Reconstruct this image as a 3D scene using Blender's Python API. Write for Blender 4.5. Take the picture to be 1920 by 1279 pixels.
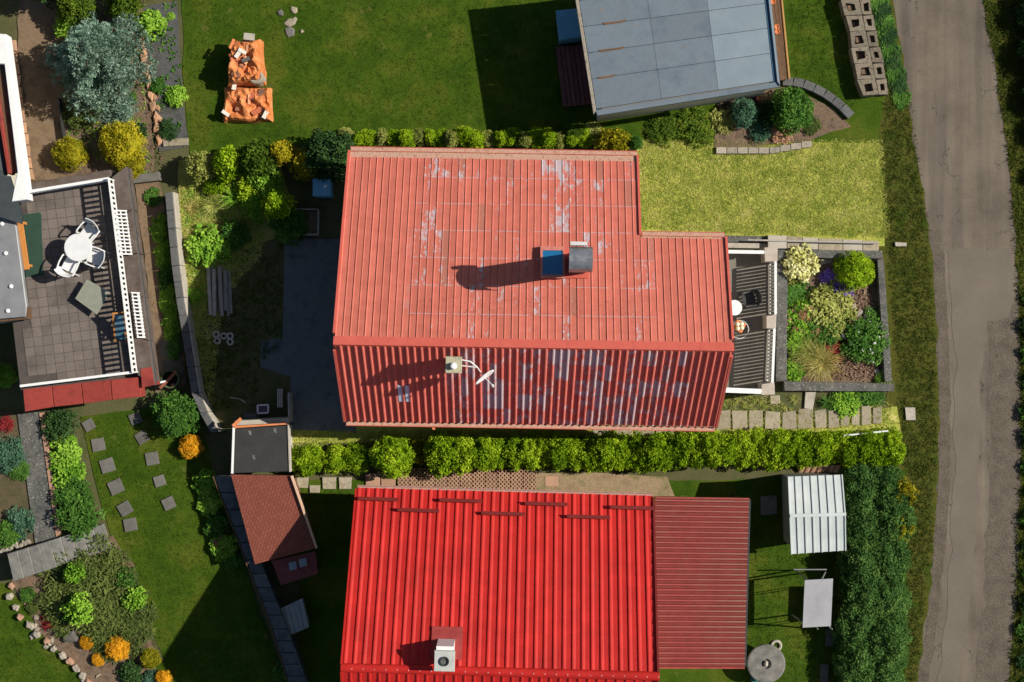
import bpy, bmesh, math, random
import numpy as np
from mathutils import Vector, Matrix, noise as mnoise
R = math.radians
for o in list(bpy.data.objects): bpy.data.objects.remove(o)
scene = bpy.context.scene
col = scene.collection

# ---------------------------------------------------------------- camera, sky, sun, exposure
H, F = 48.0, 2688.0                      # drone height in metres, focal length in photo pixels
SUN_EL, SUN_AZ = R(40), R(9)             # sun: 9 degrees north of east
cam = bpy.data.cameras.new('camera'); cam.sensor_width = 36; cam.lens = 36*F/1920; cam.clip_end = 2000
camo = bpy.data.objects.new('camera', cam); col.objects.link(camo); camo.location = (0, 0, H)
scene.camera = camo
world = bpy.data.worlds.new('World'); scene.world = world; world.use_nodes = True
wn = world.node_tree.nodes; wl = world.node_tree.links
sky = wn.new('ShaderNodeTexSky'); sky.sky_type = 'NISHITA'; sky.sun_disc = False
sky.sun_elevation = SUN_EL; sky.sun_rotation = R(90)-SUN_AZ
bg = wn['Background']; bg.inputs[1].default_value = 0.06
wl.new(sky.outputs[0], bg.inputs[0])
sl = bpy.data.lights.new('sun', 'SUN'); sl.energy = 5.0; sl.angle = R(0.5); sl.color = (1, .94, .83)
so = bpy.data.objects.new('sun', sl); col.objects.link(so); so.location = (30, 8, 40)
sd = Vector((math.cos(SUN_EL)*math.cos(SUN_AZ), math.cos(SUN_EL)*math.sin(SUN_AZ), math.sin(SUN_EL)))
so.rotation_euler = sd.to_track_quat('Z', 'Y').to_euler()
scene.view_settings.view_transform = 'Standard'; scene.view_settings.look = 'None'
scene.view_settings.exposure = 0.32; scene.view_settings.gamma = 1.0
scene.view_settings.use_curve_mapping = False

# ---------------------------------------------------------------- helpers
def V(px, py, z=0.0):
    k = (H-z)/F
    return Vector(((px-960)*k, (639.5-py)*k, z))
def VV(pts, z=0.0): return [V(p[0], p[1], z) for p in pts]

class MB:
    def __init__(s): s.v = []; s.f = []
    def poly(s, pts):
        n = len(s.v); s.v += [tuple(p) for p in pts]; s.f.append(tuple(range(n, n+len(pts))))
    def prism(s, pts, z0, z1, bev=0.0):
        pts = [Vector((p[0], p[1], 0)) for p in pts]
        ar = sum(pts[i].x*pts[(i+1) % len(pts)].y-pts[(i+1) % len(pts)].x*pts[i].y for i in range(len(pts)))
        if ar < 0: pts = pts[::-1]
        n = len(pts); b = len(s.v)
        rings = [(z0, 0), (z1-bev, 0)]+([(z1, bev)] if bev else [])
        for z, ins in rings:
            for i, p in enumerate(pts):
                if ins:
                    e1 = (p-pts[i-1]).normalized(); e2 = (pts[(i+1) % n]-p).normalized()
                    q = p+(Vector((-e1.y, e1.x, 0))+Vector((-e2.y, e2.x, 0)))*ins*.7
                else: q = p
                s.v.append((q.x, q.y, z))
        for r in range(len(rings)-1):
            for i in range(n):
                a = b+r*n+i; c = b+r*n+(i+1) % n
                s.f.append((a, c, c+n, a+n))
        s.f.append(tuple(b+(len(rings)-1)*n+i for i in range(n)))
        s.f.append(tuple(b+i for i in reversed(range(n))))
    def hexa(s, lo, hi):
        s.prism3(lo, hi)
    def prism3(s, lo, hi):
        n = len(lo); b = len(s.v)
        s.v += [tuple(p) for p in lo]+[tuple(p) for p in hi]
        for i in range(n):
            j = (i+1) % n; s.f.append((b+i, b+j, b+n+j, b+n+i))
        s.f.append(tuple(b+n+i for i in range(n))); s.f.append(tuple(b+i for i in reversed(range(n))))
    def box(s, c, d, rz=0, M=None):
        x, y, z = d[0]/2, d[1]/2, d[2]/2
        m = Matrix.Translation(Vector(c)) @ (M if M is not None else Matrix.Rotation(rz, 4, 'Z'))
        lo = [m @ Vector(p) for p in ((-x, -y, -z), (x, -y, -z), (x, y, -z), (-x, y, -z))]
        hi = [m @ Vector(p) for p in ((-x, -y, z), (x, -y, z), (x, y, z), (-x, y, z))]
        s.prism3(lo, hi)
    def bar(s, a, b, w, h, up=Vector((0, 0, 1))):
        a = Vector(a); b = Vector(b); d = (b-a); L = d.length; d.normalize()
        sx = d.cross(up)
        if sx.length < 1e-4: sx = d.cross(Vector((0, 1, 0)))
        sx.normalize(); uz = sx.cross(d)
        def ring(p): return [p-sx*w/2-uz*h/2, p+sx*w/2-uz*h/2, p+sx*w/2+uz*h/2, p-sx*w/2+uz*h/2]
        s.prism3(ring(a), ring(b))
    def tube(s, pts, r, n=8):
        pts = [Vector(p) for p in pts]; rs = r if isinstance(r, (list, tuple)) else [r]*len(pts)
        b = len(s.v); u0 = None
        for i, p in enumerate(pts):
            d = (pts[min(i+1, len(pts)-1)]-pts[max(i-1, 0)]).normalized()
            if u0 is None:
                u0 = d.cross(Vector((0, 0, 1)))
                if u0.length < .1: u0 = d.cross(Vector((0, 1, 0)))
            u = (u0-d*u0.dot(d)).normalized(); u0 = u; w = d.cross(u)
            for k in range(n):
                a = 2*math.pi*k/n; s.v.append(tuple(p+(u*math.cos(a)+w*math.sin(a))*rs[i]))
        for i in range(len(pts)-1):
            for k in range(n):
                a = b+i*n+k; c = b+i*n+(k+1) % n; s.f.append((a, c, c+n, a+n))
        s.f.append(tuple(b+k for k in reversed(range(n)))); s.f.append(tuple(b+(len(pts)-1)*n+k for k in range(n)))
    def lathe(s, prof, c=(0, 0, 0), n=20):
        b = len(s.v)
        for r, z in prof:
            for k in range(n):
                a = 2*math.pi*k/n; s.v.append((c[0]+r*math.cos(a), c[1]+r*math.sin(a), c[2]+z))
        for i in range(len(prof)-1):
            for k in range(n):
                a = b+i*n+k; d = b+i*n+(k+1) % n; s.f.append((a, d, d+n, a+n))
        s.f.append(tuple(b+k for k in reversed(range(n)))); s.f.append(tuple(b+(len(prof)-1)*n+k for k in range(n)))

WL = {}                                     # world location of every object built
def wl_of(o): return WL.get(o.name, Vector((0, 0, 0))) if o else Vector((0, 0, 0))
def tag(o, label=None, cat=None, group=None, kind=None):
    if label: o['label'] = label
    if cat: o['category'] = cat
    if group: o['group'] = group
    if kind: o['kind'] = kind
    return o
def thing(name, label, cat, loc=(0, 0, 0), group=None):
    o = bpy.data.objects.new(name, None); col.objects.link(o); o.empty_display_size = .2
    o.location = loc; WL[o.name] = Vector(loc)
    return tag(o, label, cat, group)
def mesh_of(name, mb, m, smooth=False):
    me = bpy.data.meshes.new(name); me.from_pydata(mb.v, [], mb.f); me.materials.append(m)
    if smooth: me.polygons.foreach_set('use_smooth', [True]*len(me.polygons))
    me.update(); return me
def mk(name, mb, m, parent=None, label=None, cat=None, group=None, kind=None, smooth=False):
    vs = [Vector(v) for v in mb.v]
    lo = Vector([min(v[i] for v in vs) for i in range(3)]); hi = Vector([max(v[i] for v in vs) for i in range(3)])
    c = Vector(((lo.x+hi.x)/2, (lo.y+hi.y)/2, lo.z))
    me = bpy.data.meshes.new(name); me.from_pydata([tuple(v-c) for v in vs], [], mb.f); me.materials.append(m)
    bm = bmesh.new(); bm.from_mesh(me); bmesh.ops.recalc_face_normals(bm, faces=bm.faces); bm.to_mesh(me); bm.free()
    if smooth: me.polygons.foreach_set('use_smooth', [True]*len(me.polygons))
    me.update()
    o = bpy.data.objects.new(name, me); col.objects.link(o); WL[o.name] = c
    o.parent = parent; o.location = c-wl_of(parent)
    return tag(o, label, cat, group, kind)
def inst(name, me, parent, M, m=None):
    o = bpy.data.objects.new(name, me); col.objects.link(o); o.parent = parent
    o.matrix_local = Matrix.Translation(-wl_of(parent)) @ M; WL[o.name] = M.to_translation()
    if m is not None:
        o.material_slots[0].link = 'OBJECT'; o.material_slots[0].material = m
    return o
def copy_tree(o, parent=None):
    c = o.copy(); col.objects.link(c); c.parent = parent
    for ch in list(o.children): copy_tree(ch, c)
    return c
def px_prism(name, pts, z0, z1, m, parent=None, bev=.012, **k):
    mb = MB(); mb.prism(VV(pts, z1), z0, z1, bev); return mk(name, mb, m, parent, **k)
def rough_poly(pts, step=.35, amp=.07, seed=0):
    out = []
    for i, p in enumerate(pts):
        q = pts[(i+1) % len(pts)]; L = (q-p).length; n = max(1, int(L/step))
        for k in range(n):
            t = p.lerp(q, k/n); nv = mnoise.noise_vector(Vector((t.x*1.3+seed, t.y*1.3, seed)))
            nw = mnoise.noise_vector(Vector((t.x*4+seed, t.y*4, seed+9)))
            out.append(Vector((t.x+nv.x*amp+nw.x*amp*.5, t.y+nv.y*amp+nw.y*amp*.5, t.z)))
    return out
SHEETN = [0]
def sheet(name, pts, z, m, amp=.07, step=.35, kind='structure', seed=0):
    SHEETN[0] += 1; z = .003+.0022*SHEETN[0]          # every sheet lies a little above the one before
    P = rough_poly(VV(pts, z), step, amp, seed) if amp else VV(pts, z)
    bm = bmesh.new(); f = bm.faces.new([bm.verts.new(p) for p in P]); bmesh.ops.triangulate(bm, faces=[f])
    for ax_ in (0, 1):                                  # cut long slivers into short pieces
        lo_ = max(-24, min(p[ax_] for p in P)); hi_ = min(24, max(p[ax_] for p in P)); t_ = math.floor(lo_)+1.37
        while t_ < hi_:
            co_ = Vector((0, 0, 0)); co_[ax_] = t_; no_ = Vector((0, 0, 0)); no_[ax_] = 1
            bmesh.ops.bisect_plane(bm, geom=bm.verts[:]+bm.edges[:]+bm.faces[:], plane_co=co_, plane_no=no_, dist=1e-5); t_ += 1.5
    bmesh.ops.triangulate(bm, faces=bm.faces[:])
    bmesh.ops.recalc_face_normals(bm, faces=bm.faces)
    if bm.faces and sum(q.normal.z for q in bm.faces) < 0: bmesh.ops.reverse_faces(bm, faces=bm.faces)
    me = bpy.data.meshes.new(name); bm.to_mesh(me); bm.free(); me.materials.append(m)
    o = bpy.data.objects.new(name, me); col.objects.link(o); o['kind'] = kind
    return o

def lerp_y(P, y):
    for a, b in zip(P[:-1], P[1:]):
        if a[1] <= y <= b[1]: return a[0]+(b[0]-a[0])*(y-a[1])/(b[1]-a[1])
    return P[0][0] if y < P[0][1] else P[-1][0]
def strip(name, A, B, y0, y1, m, nx=8, amp=.05, seed=0, step=12):
    """a lane-like sheet between two pixel polylines, as an even grid of quads"""
    SHEETN[0] += 1; z = .003+.0022*SHEETN[0]; ny = int((y1-y0)/step); mb = MB()
    for j in range(ny+1):
        y = y0+(y1-y0)*j/ny; a = V(lerp_y(A, y), y, z); b = V(lerp_y(B, y), y, z)
        for p, s_ in ((a, 0.), (b, 7.)):
            p.x += mnoise.noise(Vector((p.y*1.3, seed+s_, 0)))*amp*1.6+mnoise.noise(Vector((p.y*5, seed+s_, 3)))*amp*.8
        for i in range(nx+1): mb.v.append(tuple(a.lerp(b, i/nx)))
    for j in range(ny):
        for i in range(nx): k = j*(nx+1)+i; mb.f.append((k, k+nx+1, k+nx+2, k+1))
    me = bpy.data.meshes.new(name); me.from_pydata(mb.v, [], mb.f); me.materials.append(m); me.update()
    o = bpy.data.objects.new(name, me); col.objects.link(o); o['kind'] = 'structure'; return o

# ---------------------------------------------------------------- materials
def nd(nt, t, ins=None, **pr):
    n = nt.nodes.new('ShaderNode'+t)
    for k, v in pr.items(): setattr(n, k, v)
    for k, v in (ins or {}).items():
        if isinstance(v, bpy.types.NodeSocket): nt.links.new(v, n.inputs[k])
        else: n.inputs[k].default_value = v
    return n
def ma(nt, op, a, b=0.0, c=0.0, clamp=False):
    return nd(nt, 'Math', {0: a, 1: b, 2: c}, operation=op, use_clamp=clamp).outputs[0]
def c4(c): return (c[0], c[1], c[2], 1)
def ramp(nt, fac, stops, interp='LINEAR'):
    n = nt.nodes.new('ShaderNodeValToRGB'); n.color_ramp.interpolation = interp
    e = n.color_ramp.elements
    while len(e) < len(stops): e.new(.5)
    for i, (p, c) in enumerate(stops): e[i].position = p; e[i].color = c4(c)
    nt.links.new(fac, n.inputs[0]); return n.outputs[0]
def mixc(nt, f, a, b, mode='MIX'):
    n = nt.nodes.new('ShaderNodeMix'); n.data_type = 'RGBA'; n.blend_type = mode
    for i, v in ((0, f), (6, a), (7, b)):
        if isinstance(v, bpy.types.NodeSocket): nt.links.new(v, n.inputs[i])
        elif i == 0: n.inputs[0].default_value = v
        else: n.inputs[i].default_value = c4(v)
    return n.outputs[2]
def sstep(nt, x, lo, hi):
    return nd(nt, 'MapRange', {0: x, 1: lo, 2: hi, 3: 0., 4: 1.}, interpolation_type='SMOOTHSTEP').outputs[0]
MATS = {}
def newmat(name):
    m = bpy.data.materials.new(name); m.use_nodes = True; nt = m.node_tree
    b = nt.nodes['Principled BSDF']; MATS[name] = m
    return m, nt, b
def pnoise(nt, scale, detail=5, rough=.6, vec=None, out=0):
    if vec is None: vec = nd(nt, 'NewGeometry').outputs['Position']
    return nd(nt, 'TexNoise', {'Vector': vec, 'Scale': scale, 'Detail': detail, 'Roughness': rough}).outputs[out]
def setbump(nt, b, h, strength=.3, dist=.02):
    bp = nd(nt, 'Bump', {'Strength': strength, 'Distance': dist, 'Height': h}); nt.links.new(bp.outputs[0], b.inputs['Normal'])
def pm(name, cols, scale=3., fine=40., finef=.35, rough=.85, bump=.3, bdist=.02, metal=0., spec=.25, spots=None, rnd=.0, detail=6):
    """noise between several base colours + fine grain + bump (+ spots of another colour)"""
    m, nt, b = newmat(name)
    f = pnoise(nt, scale, detail, .62)
    n = len(cols); st = [(.3+.4*i/max(1, n-1), c) for i, c in enumerate(cols)]
    c = ramp(nt, f, st) if n > 1 else None
    g = pnoise(nt, fine, 4, .7)
    gr = ramp(nt, g, [(.25, (1-finef,)*3), (.75, (1+finef,)*3)])
    c = mixc(nt, 1.0, c if c is not None else cols[0], gr, 'MULTIPLY')
    if rnd:
        oi = nd(nt, 'ObjectInfo').outputs['Random']
        c = mixc(nt, 1.0, c, ramp(nt, oi, [(0, (1-rnd,)*3), (1, (1+rnd,)*3)]), 'MULTIPLY')
    if spots:
        sc, thr, sc_col = spots
        s = sstep(nt, pnoise(nt, sc, 5, .65), thr, thr+.05); c = mixc(nt, s, c, sc_col)
    nt.links.new(c, b.inputs['Base Color'])
    b.inputs['Roughness'].default_value = rough; b.inputs['Metallic'].default_value = metal
    b.inputs['Specular IOR Level'].default_value = spec
    if bump: setbump(nt, b, g, bump, bdist)
    return m
def leafmat(name, cols, transl=.25, rough=.6):
    m, nt, b = newmat(name)
    t = nd(nt, 'Attribute', attribute_name='tint').outputs['Fac']
    big = pnoise(nt, 1.5, 4)
    t2 = ma(nt, 'ADD', ma(nt, 'MULTIPLY', t, .75), ma(nt, 'MULTIPLY', ma(nt, 'SUBTRACT', big, .46), 1.1))
    t2 = ma(nt, 'ADD', t2, ma(nt, 'MULTIPLY', ma(nt, 'SUBTRACT', nd(nt, 'ObjectInfo').outputs['Random'], .5), .22), clamp=True)
    n = len(cols); c = ramp(nt, t2, [(.1+.8*i/max(1, n-1), q) for i, q in enumerate(cols)])
    nt.links.new(c, b.inputs['Base Color']); b.inputs['Roughness'].default_value = rough
    b.inputs['Specular IOR Level'].default_value = .06
    tr = nd(nt, 'BsdfTranslucent', {'Color': c}); mx = nd(nt, 'MixShader', {0: transl, 1: b.outputs[0], 2: tr.outputs[0]})
    nt.links.new(mx.outputs[0], nt.nodes['Material Output'].inputs[0])
    return m
G_ = {}
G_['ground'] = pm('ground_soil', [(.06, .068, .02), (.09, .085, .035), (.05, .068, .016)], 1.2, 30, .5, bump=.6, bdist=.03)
G_['lawn'] = pm('lawn_green', [(.024, .056, .004), (.044, .080, .006), (.085, .10, .012)], .8, 26, .45, bump=.6, bdist=.03, spec=.05, spots=(1.3, .62, (.085, .10, .018)))
G_['lawn_dry'] = pm('lawn_dry', [(.19, .24, .03), (.38, .37, .08), (.28, .31, .05), (.52, .46, .17)], 1.7, 22, .45, bump=.6, bdist=.03, spec=.05)
G_['verge'] = pm('verge_grass', [(.045, .06, .009), (.075, .075, .014), (.026, .055, .005)], 1.1, 26, .45, bump=.6, bdist=.03, spec=.05)
G_['soil'] = pm('bed_soil', [(.10, .07, .045), (.17, .115, .075), (.07, .05, .035)], 3, 30, .5, bump=.7, bdist=.04)
G_['brown_path'] = pm('brown_path', [(.13, .085, .05), (.19, .13, .08), (.08, .055, .04)], 1.6, 30, .4, bump=.5)
G_['fabric'] = pm('weed_fabric', [(.055, .057, .056), (.085, .085, .083), (.04, .045, .035)], 2, 25, .5, bump=.6, bdist=.03)
G_['concrete'] = pm('yard_concrete', [(.075, .085, .095), (.12, .13, .135), (.09, .10, .108)], 2, 45, .3, bump=.3)  # bluish tint puts the blue of the shade into the slab colour
G_['conc_dark'] = pm('dark_concrete', [(.055, .056, .053), (.095, .093, .085), (.135, .13, .117)], 4, 45, .6, bump=.6, spots=(16, .60, (.33, .32, .28)))
G_['conc_pale'] = pm('pale_concrete', [(.30, .27, .22), (.42, .38, .32), (.35, .31, .25)], 3, 60, .3, bump=.4)
G_['paver'] = pm('paver_stone', [(.22, .185, .13), (.33, .28, .205), (.27, .24, .18)], 3.5, 40, .45, bump=.5, rnd=.15, spots=(5, .60, (.17, .155, .06)))
G_['slab'] = pm('stepping_slab', [(.10, .095, .085), (.15, .14, .125)], 5, 60, .35, bump=.4, rnd=.2)
G_['pink'] = pm('pink_paver', [(.33, .19, .125), (.42, .25, .17)], 4, 60, .25, bump=.3, rnd=.12)
G_['stone'] = pm('rough_stone', [(.22, .19, .15), (.34, .30, .24), (.15, .13, .11)], 6, 50, .4, bump=.6, rnd=.2)
G_['rust_stone'] = pm('orange_sandstone', [(.36, .17, .08), (.42, .25, .15), (.25, .14, .09)], 5, 40, .4, bump=.6, rnd=.2)
G_['white'] = pm('white_paint', [(.66, .66, .65), (.74, .74, .72)], 6, 60, .05, rough=.5, bump=.05)
G_['plastic_white'] = pm('white_plastic', [(.62, .62, .61), (.70, .70, .69)], 5, 60, .03, rough=.35, bump=0, spec=.5)
G_['wall'] = pm('house_render', [(.42, .39, .33), (.5, .47, .41)], 2, 60, .12, bump=.2)
G_['dark_metal'] = pm('dark_metal', [(.03, .03, .032), (.05, .05, .05)], 8, 60, .2, rough=.5, bump=.05)
G_['wood_grey'] = pm('weathered_wood', [(.24, .22, .195), (.38, .35, .31)], 7, 60, .35, bump=.4, rnd=.25)
G_['wood_orange'] = pm('orange_wood', [(.42, .16, .035), (.52, .22, .06)], 7, 60, .2, rough=.5, bump=.1)
G_['wood_brown'] = pm('brown_wood', [(.10, .055, .03), (.16, .09, .05)], 6, 50, .3, bump=.3, rnd=.2)
G_['terra'] = pm('terracotta', [(.55, .17, .06), (.65, .24, .1)], 8, 60, .2, bump=.2)
G_['bark'] = pm('bark', [(.10, .075, .05), (.17, .13, .10)], 9, 50, .4, bump=.6)
G_['rail_shade'] = pm('iron_paint', [(.62, .62, .62), (.72, .72, .72)], 8, 60, .08, rough=.5, bump=.05)

# asphalt lane: grey-brown with rough gravelly side, smoother patch, cracks
m, nt, b = newmat('asphalt')
pos = nd(nt, 'NewGeometry').outputs['Position']
sep = nd(nt, 'SeparateXYZ', {0: pos}).outputs
big = pnoise(nt, .6, 5); fine = pnoise(nt, 70, 4, .8); mid = pnoise(nt, 9, 6, .7)
c = ramp(nt, big, [(.3, (.10, .084, .066)), (.5, (.135, .113, .089)), (.7, (.158, .132, .104))])
st = nd(nt, 'Mapping', {'Vector': pos, 'Scale': (1.6, .09, 1)}).outputs[0]
streak = pnoise(nt, 1.3, 3, .5, vec=st)
c = mixc(nt, 1.0, c, ramp(nt, streak, [(.3, (.72, .72, .74)), (.6, (1.15, 1.13, 1.1))]), 'MULTIPLY')
rgh = sstep(nt, ma(nt, 'ADD', mid, ma(nt, 'MULTIPLY', big, .5)), .68, .9)
c = mixc(nt, 1.0, c, ramp(nt, fine, [(.25, (.7, .7, .7)), (.75, (1.3, 1.3, 1.3))]), 'MULTIPLY')
vo = nd(nt, 'TexVoronoi', {'Vector': nd(nt, 'VectorMath', {0: pos, 1: pnoise(nt, 2.5, 4, out=1)}, operation='ADD').outputs[0], 'Scale': .55}, feature='DISTANCE_TO_EDGE').outputs[0]
crack = ma(nt, 'MULTIPLY', ma(nt, 'SUBTRACT', 1., sstep(nt, vo, .004, .02)), sstep(nt, pnoise(nt, .8, 3), .5, .6))
c = mixc(nt, ma(nt, 'MULTIPLY', crack, .7), c, (.05, .045, .04))
nt.links.new(c, b.inputs['Base Color']); b.inputs['Roughness'].default_value = .9
b.inputs['Specular IOR Level'].default_value = .15
setbump(nt, b, ma(nt, 'ADD', fine, ma(nt, 'MULTIPLY', mid, 1.5)), .5, .02)
G_['asphalt'] = m
G_['gravel'] = pm('gravelly_asphalt', [(.082, .066, .049), (.11, .09, .068), (.135, .111, .086)], 2.2, 24, .55, bump=.9, bdist=.04, detail=9)

def roof_paint(name, base, xr, amount, thr, joint, peak=None, rowlen=.97, moss=1.):
    """painted sheet roofing; paint has flaked off sheet by sheet inside the old part xr of the roof"""
    m, nt, b = newmat(name)
    oc = nd(nt, 'TexCoord').outputs['Object']; oi = nd(nt, 'ObjectInfo')
    pos = nd(nt, 'NewGeometry').outputs['Position']
    ly = nd(nt, 'SeparateXYZ', {0: oc}).outputs[1]
    wx = nd(nt, 'SeparateXYZ', {0: oi.outputs['Location']}).outputs[0]
    row = ma(nt, 'FLOOR', ma(nt, 'DIVIDE', ly, rowlen)); fr = ma(nt, 'FRACT', ma(nt, 'DIVIDE', ly, rowlen))
    cellv = nd(nt, 'CombineXYZ', {0: ma(nt, 'MULTIPLY', oi.outputs['Random'], 97.), 1: row, 2: 0.}).outputs[0]
    cell = nd(nt, 'TexWhiteNoise', {0: cellv}, noise_dimensions='3D').outputs['Value']
    inside = ma(nt, 'MULTIPLY', sstep(nt, wx, xr[0]-.1, xr[0]+.1), ma(nt, 'SUBTRACT', 1., sstep(nt, wx, xr[1]-.1, xr[1]+.1)))
    st = nd(nt, 'Mapping', {'Vector': pos, 'Scale': (1.5, .55, .55)}).outputs[0]
    fl = pnoise(nt, 5.5, 9, .72, vec=st)
    big = pnoise(nt, .8, 3, vec=pos)
    cellp = ma(nt, 'POWER', cell, 2.2)
    lev = ma(nt, 'ADD', fl, ma(nt, 'MULTIPLY', cellp, amount))
    lev = ma(nt, 'ADD', lev, ma(nt, 'MULTIPLY', ma(nt, 'SUBTRACT', big, .5), .35))
    lev = ma(nt, 'ADD', lev, ma(nt, 'MULTIPLY', ma(nt, 'SUBTRACT', pnoise(nt, 24, 6, .75, vec=st), .5), .42))
    if peak:
        pk = ma(nt, 'SUBTRACT', 1., sstep(nt, ma(nt, 'ABSOLUTE', ma(nt, 'SUBTRACT', wx, peak[0])), peak[1]*.5, peak[1]))
        lev = ma(nt, 'ADD', lev, ma(nt, 'MULTIPLY', ma(nt, 'MULTIPLY', pk, peak[2]), sstep(nt, row, peak[3]-.5, peak[3]+.5)))
    mask = ma(nt, 'MULTIPLY', sstep(nt, lev, thr, thr+.07), inside)
    last = ma(nt, 'MULTIPLY', ma(nt, 'LESS_THAN', ma(nt, 'MINIMUM', fr, ma(nt, 'SUBTRACT', 1., fr)), .011), sstep(nt, pnoise(nt, 3.5, 3), .40, .50))
    mask = ma(nt, 'MAXIMUM', mask, ma(nt, 'MULTIPLY', ma(nt, 'MULTIPLY', last, inside), joint), clamp=True)
    tone = ramp(nt, oi.outputs['Random'], [(0, (.90, .90, .90)), (1, (1.08, 1.08, 1.08))])
    c = mixc(nt, 1.0, base, tone, 'MULTIPLY')
    c = mixc(nt, 1.0, c, ramp(nt, pnoise(nt, 2.5, 6, .7), [(.3, (.86, .84, .84)), (.7, (1.1, 1.12, 1.14))]), 'MULTIPLY')
    brown = ma(nt, 'MULTIPLY', ma(nt, 'GREATER_THAN', nd(nt, 'TexWhiteNoise', {0: nd(nt, 'VectorMath', {0: cellv, 1: (3.3, 7.1, 1.)}, operation='ADD').outputs[0]}).outputs['Value'], .965), inside)
    c = mixc(nt, ma(nt, 'MULTIPLY', brown, .6), c, (.30, .13, .09))
    dirt = ma(nt, 'MULTIPLY', sstep(nt, pnoise(nt, 14, 6, .7), .66, .74), .35)
    c = mixc(nt, ma(nt, 'MULTIPLY', dirt, inside), c, (.16, .035, .025))
    band = ma(nt, 'MULTIPLY', sstep(nt, ly, .7, .95), ma(nt, 'SUBTRACT', 1., sstep(nt, ly, 1.5, 1.9)))
    sq = nd(nt, 'TexNoise', {'Vector': pos, 'Scale': 9., 'Detail': 3., 'Distortion': 3.5}).outputs[0]
    c = mixc(nt, ma(nt, 'MULTIPLY', ma(nt, 'MULTIPLY', band, inside), ma(nt, 'MULTIPLY', sstep(nt, sq, .60, .66), .75*moss)), c, (.15, .03, .022))
    pale = mixc(nt, pnoise(nt, 20, 4), (.33, .285, .31), (.50, .45, .475))
    c = mixc(nt, ma(nt, 'MULTIPLY', mask, .88), c, pale)
    nt.links.new(c, b.inputs['Base Color']); b.inputs['Roughness'].default_value = .62
    b.inputs['Specular IOR Level'].default_value = .3
    setbump(nt, b, ma(nt, 'ADD', pnoise(nt, 60, 3), ma(nt, 'MULTIPLY', mask, -.6)), .15, .01)
    return m
BASE_RED = (.49, .132, .092)
G_['roof_n'] = roof_paint('faded_red_sheet_north', BASE_RED, (-3.2, 4.1), .18, .67, 1., peak=(1.35, .75, .11, 4))
G_['roof_s'] = roof_paint('faded_red_sheet_south', (.53, .125, .09), (-1.75, 5.5), .25, .585, .3, rowlen=.78, moss=0.)
G_['roof_new'] = pm('red_sheet_trim', [(.46, .09, .065), (.54, .11, .08)], 2.5, 50, .12, rough=.6, bump=.1, spots=(7, .70, (.6, .5, .48)))
G_['debris'] = pm('gutter_debris', [(.40, .17, .12), (.48, .30, .22), (.30, .12, .08)], 9, 50, .5, bump=.7)

# ---------------------------------------------------------------- foliage
def leaf_arrays(pos, axis, size, width, rng, tint, fold=.25, nrm=None):
    n = len(pos); axis = axis/np.maximum(1e-6, np.linalg.norm(axis, axis=1))[:, None]
    rv = rng.normal(size=(n, 3)) if nrm is None else nrm+rng.normal(size=(n, 3))*.35; w = np.cross(axis, rv); w /= np.maximum(1e-6, np.linalg.norm(w, axis=1))[:, None]
    nr = np.cross(axis, w); L = (size*rng.uniform(.7, 1.3, n))[:, None]; W = L*width
    a = pos; t = pos+axis*L; l = pos+axis*L*.5+w*W+nr*W*fold; r = pos+axis*L*.5-w*W+nr*W*fold
    return np.stack([a, r, t, l], 1).reshape(-1, 3), np.asarray(tint)
def leaf_mesh(name, parts, m, core=None):
    vs = np.concatenate([p[0] for p in parts]); ti = np.concatenate([p[1] for p in parts]); nq = len(ti)
    faces = np.arange(nq*4).reshape(-1, 4).tolist(); verts = vs.tolist(); ti = ti.tolist()
    if core is not None:
        b = len(verts); verts += core[0]; faces += [[b+i for i in f] for f in core[1]]; ti += [.35]*len(core[1])
    me = bpy.data.meshes.new(name); me.from_pydata(verts, [], faces); me.materials.append(m)
    a = me.attributes.new('tint', 'FLOAT', 'FACE'); a.data.foreach_set('value', ti); me.update(); return me
def blob(rx, ry, rz, cz, seed, sub=2, amp=.15):
    bm = bmesh.new(); bmesh.ops.create_icosphere(bm, subdivisions=sub, radius=1)
    vs = []
    for v in bm.verts:
        k = 1+amp*mnoise.noise(v.co*2+Vector((seed, 0, 0)))*2
        vs.append((v.co.x*rx*k, v.co.y*ry*k, cz+v.co.z*rz*k))
    fs = [[v.index for v in f.verts] for f in bm.faces]; bm.free(); return vs, fs
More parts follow.
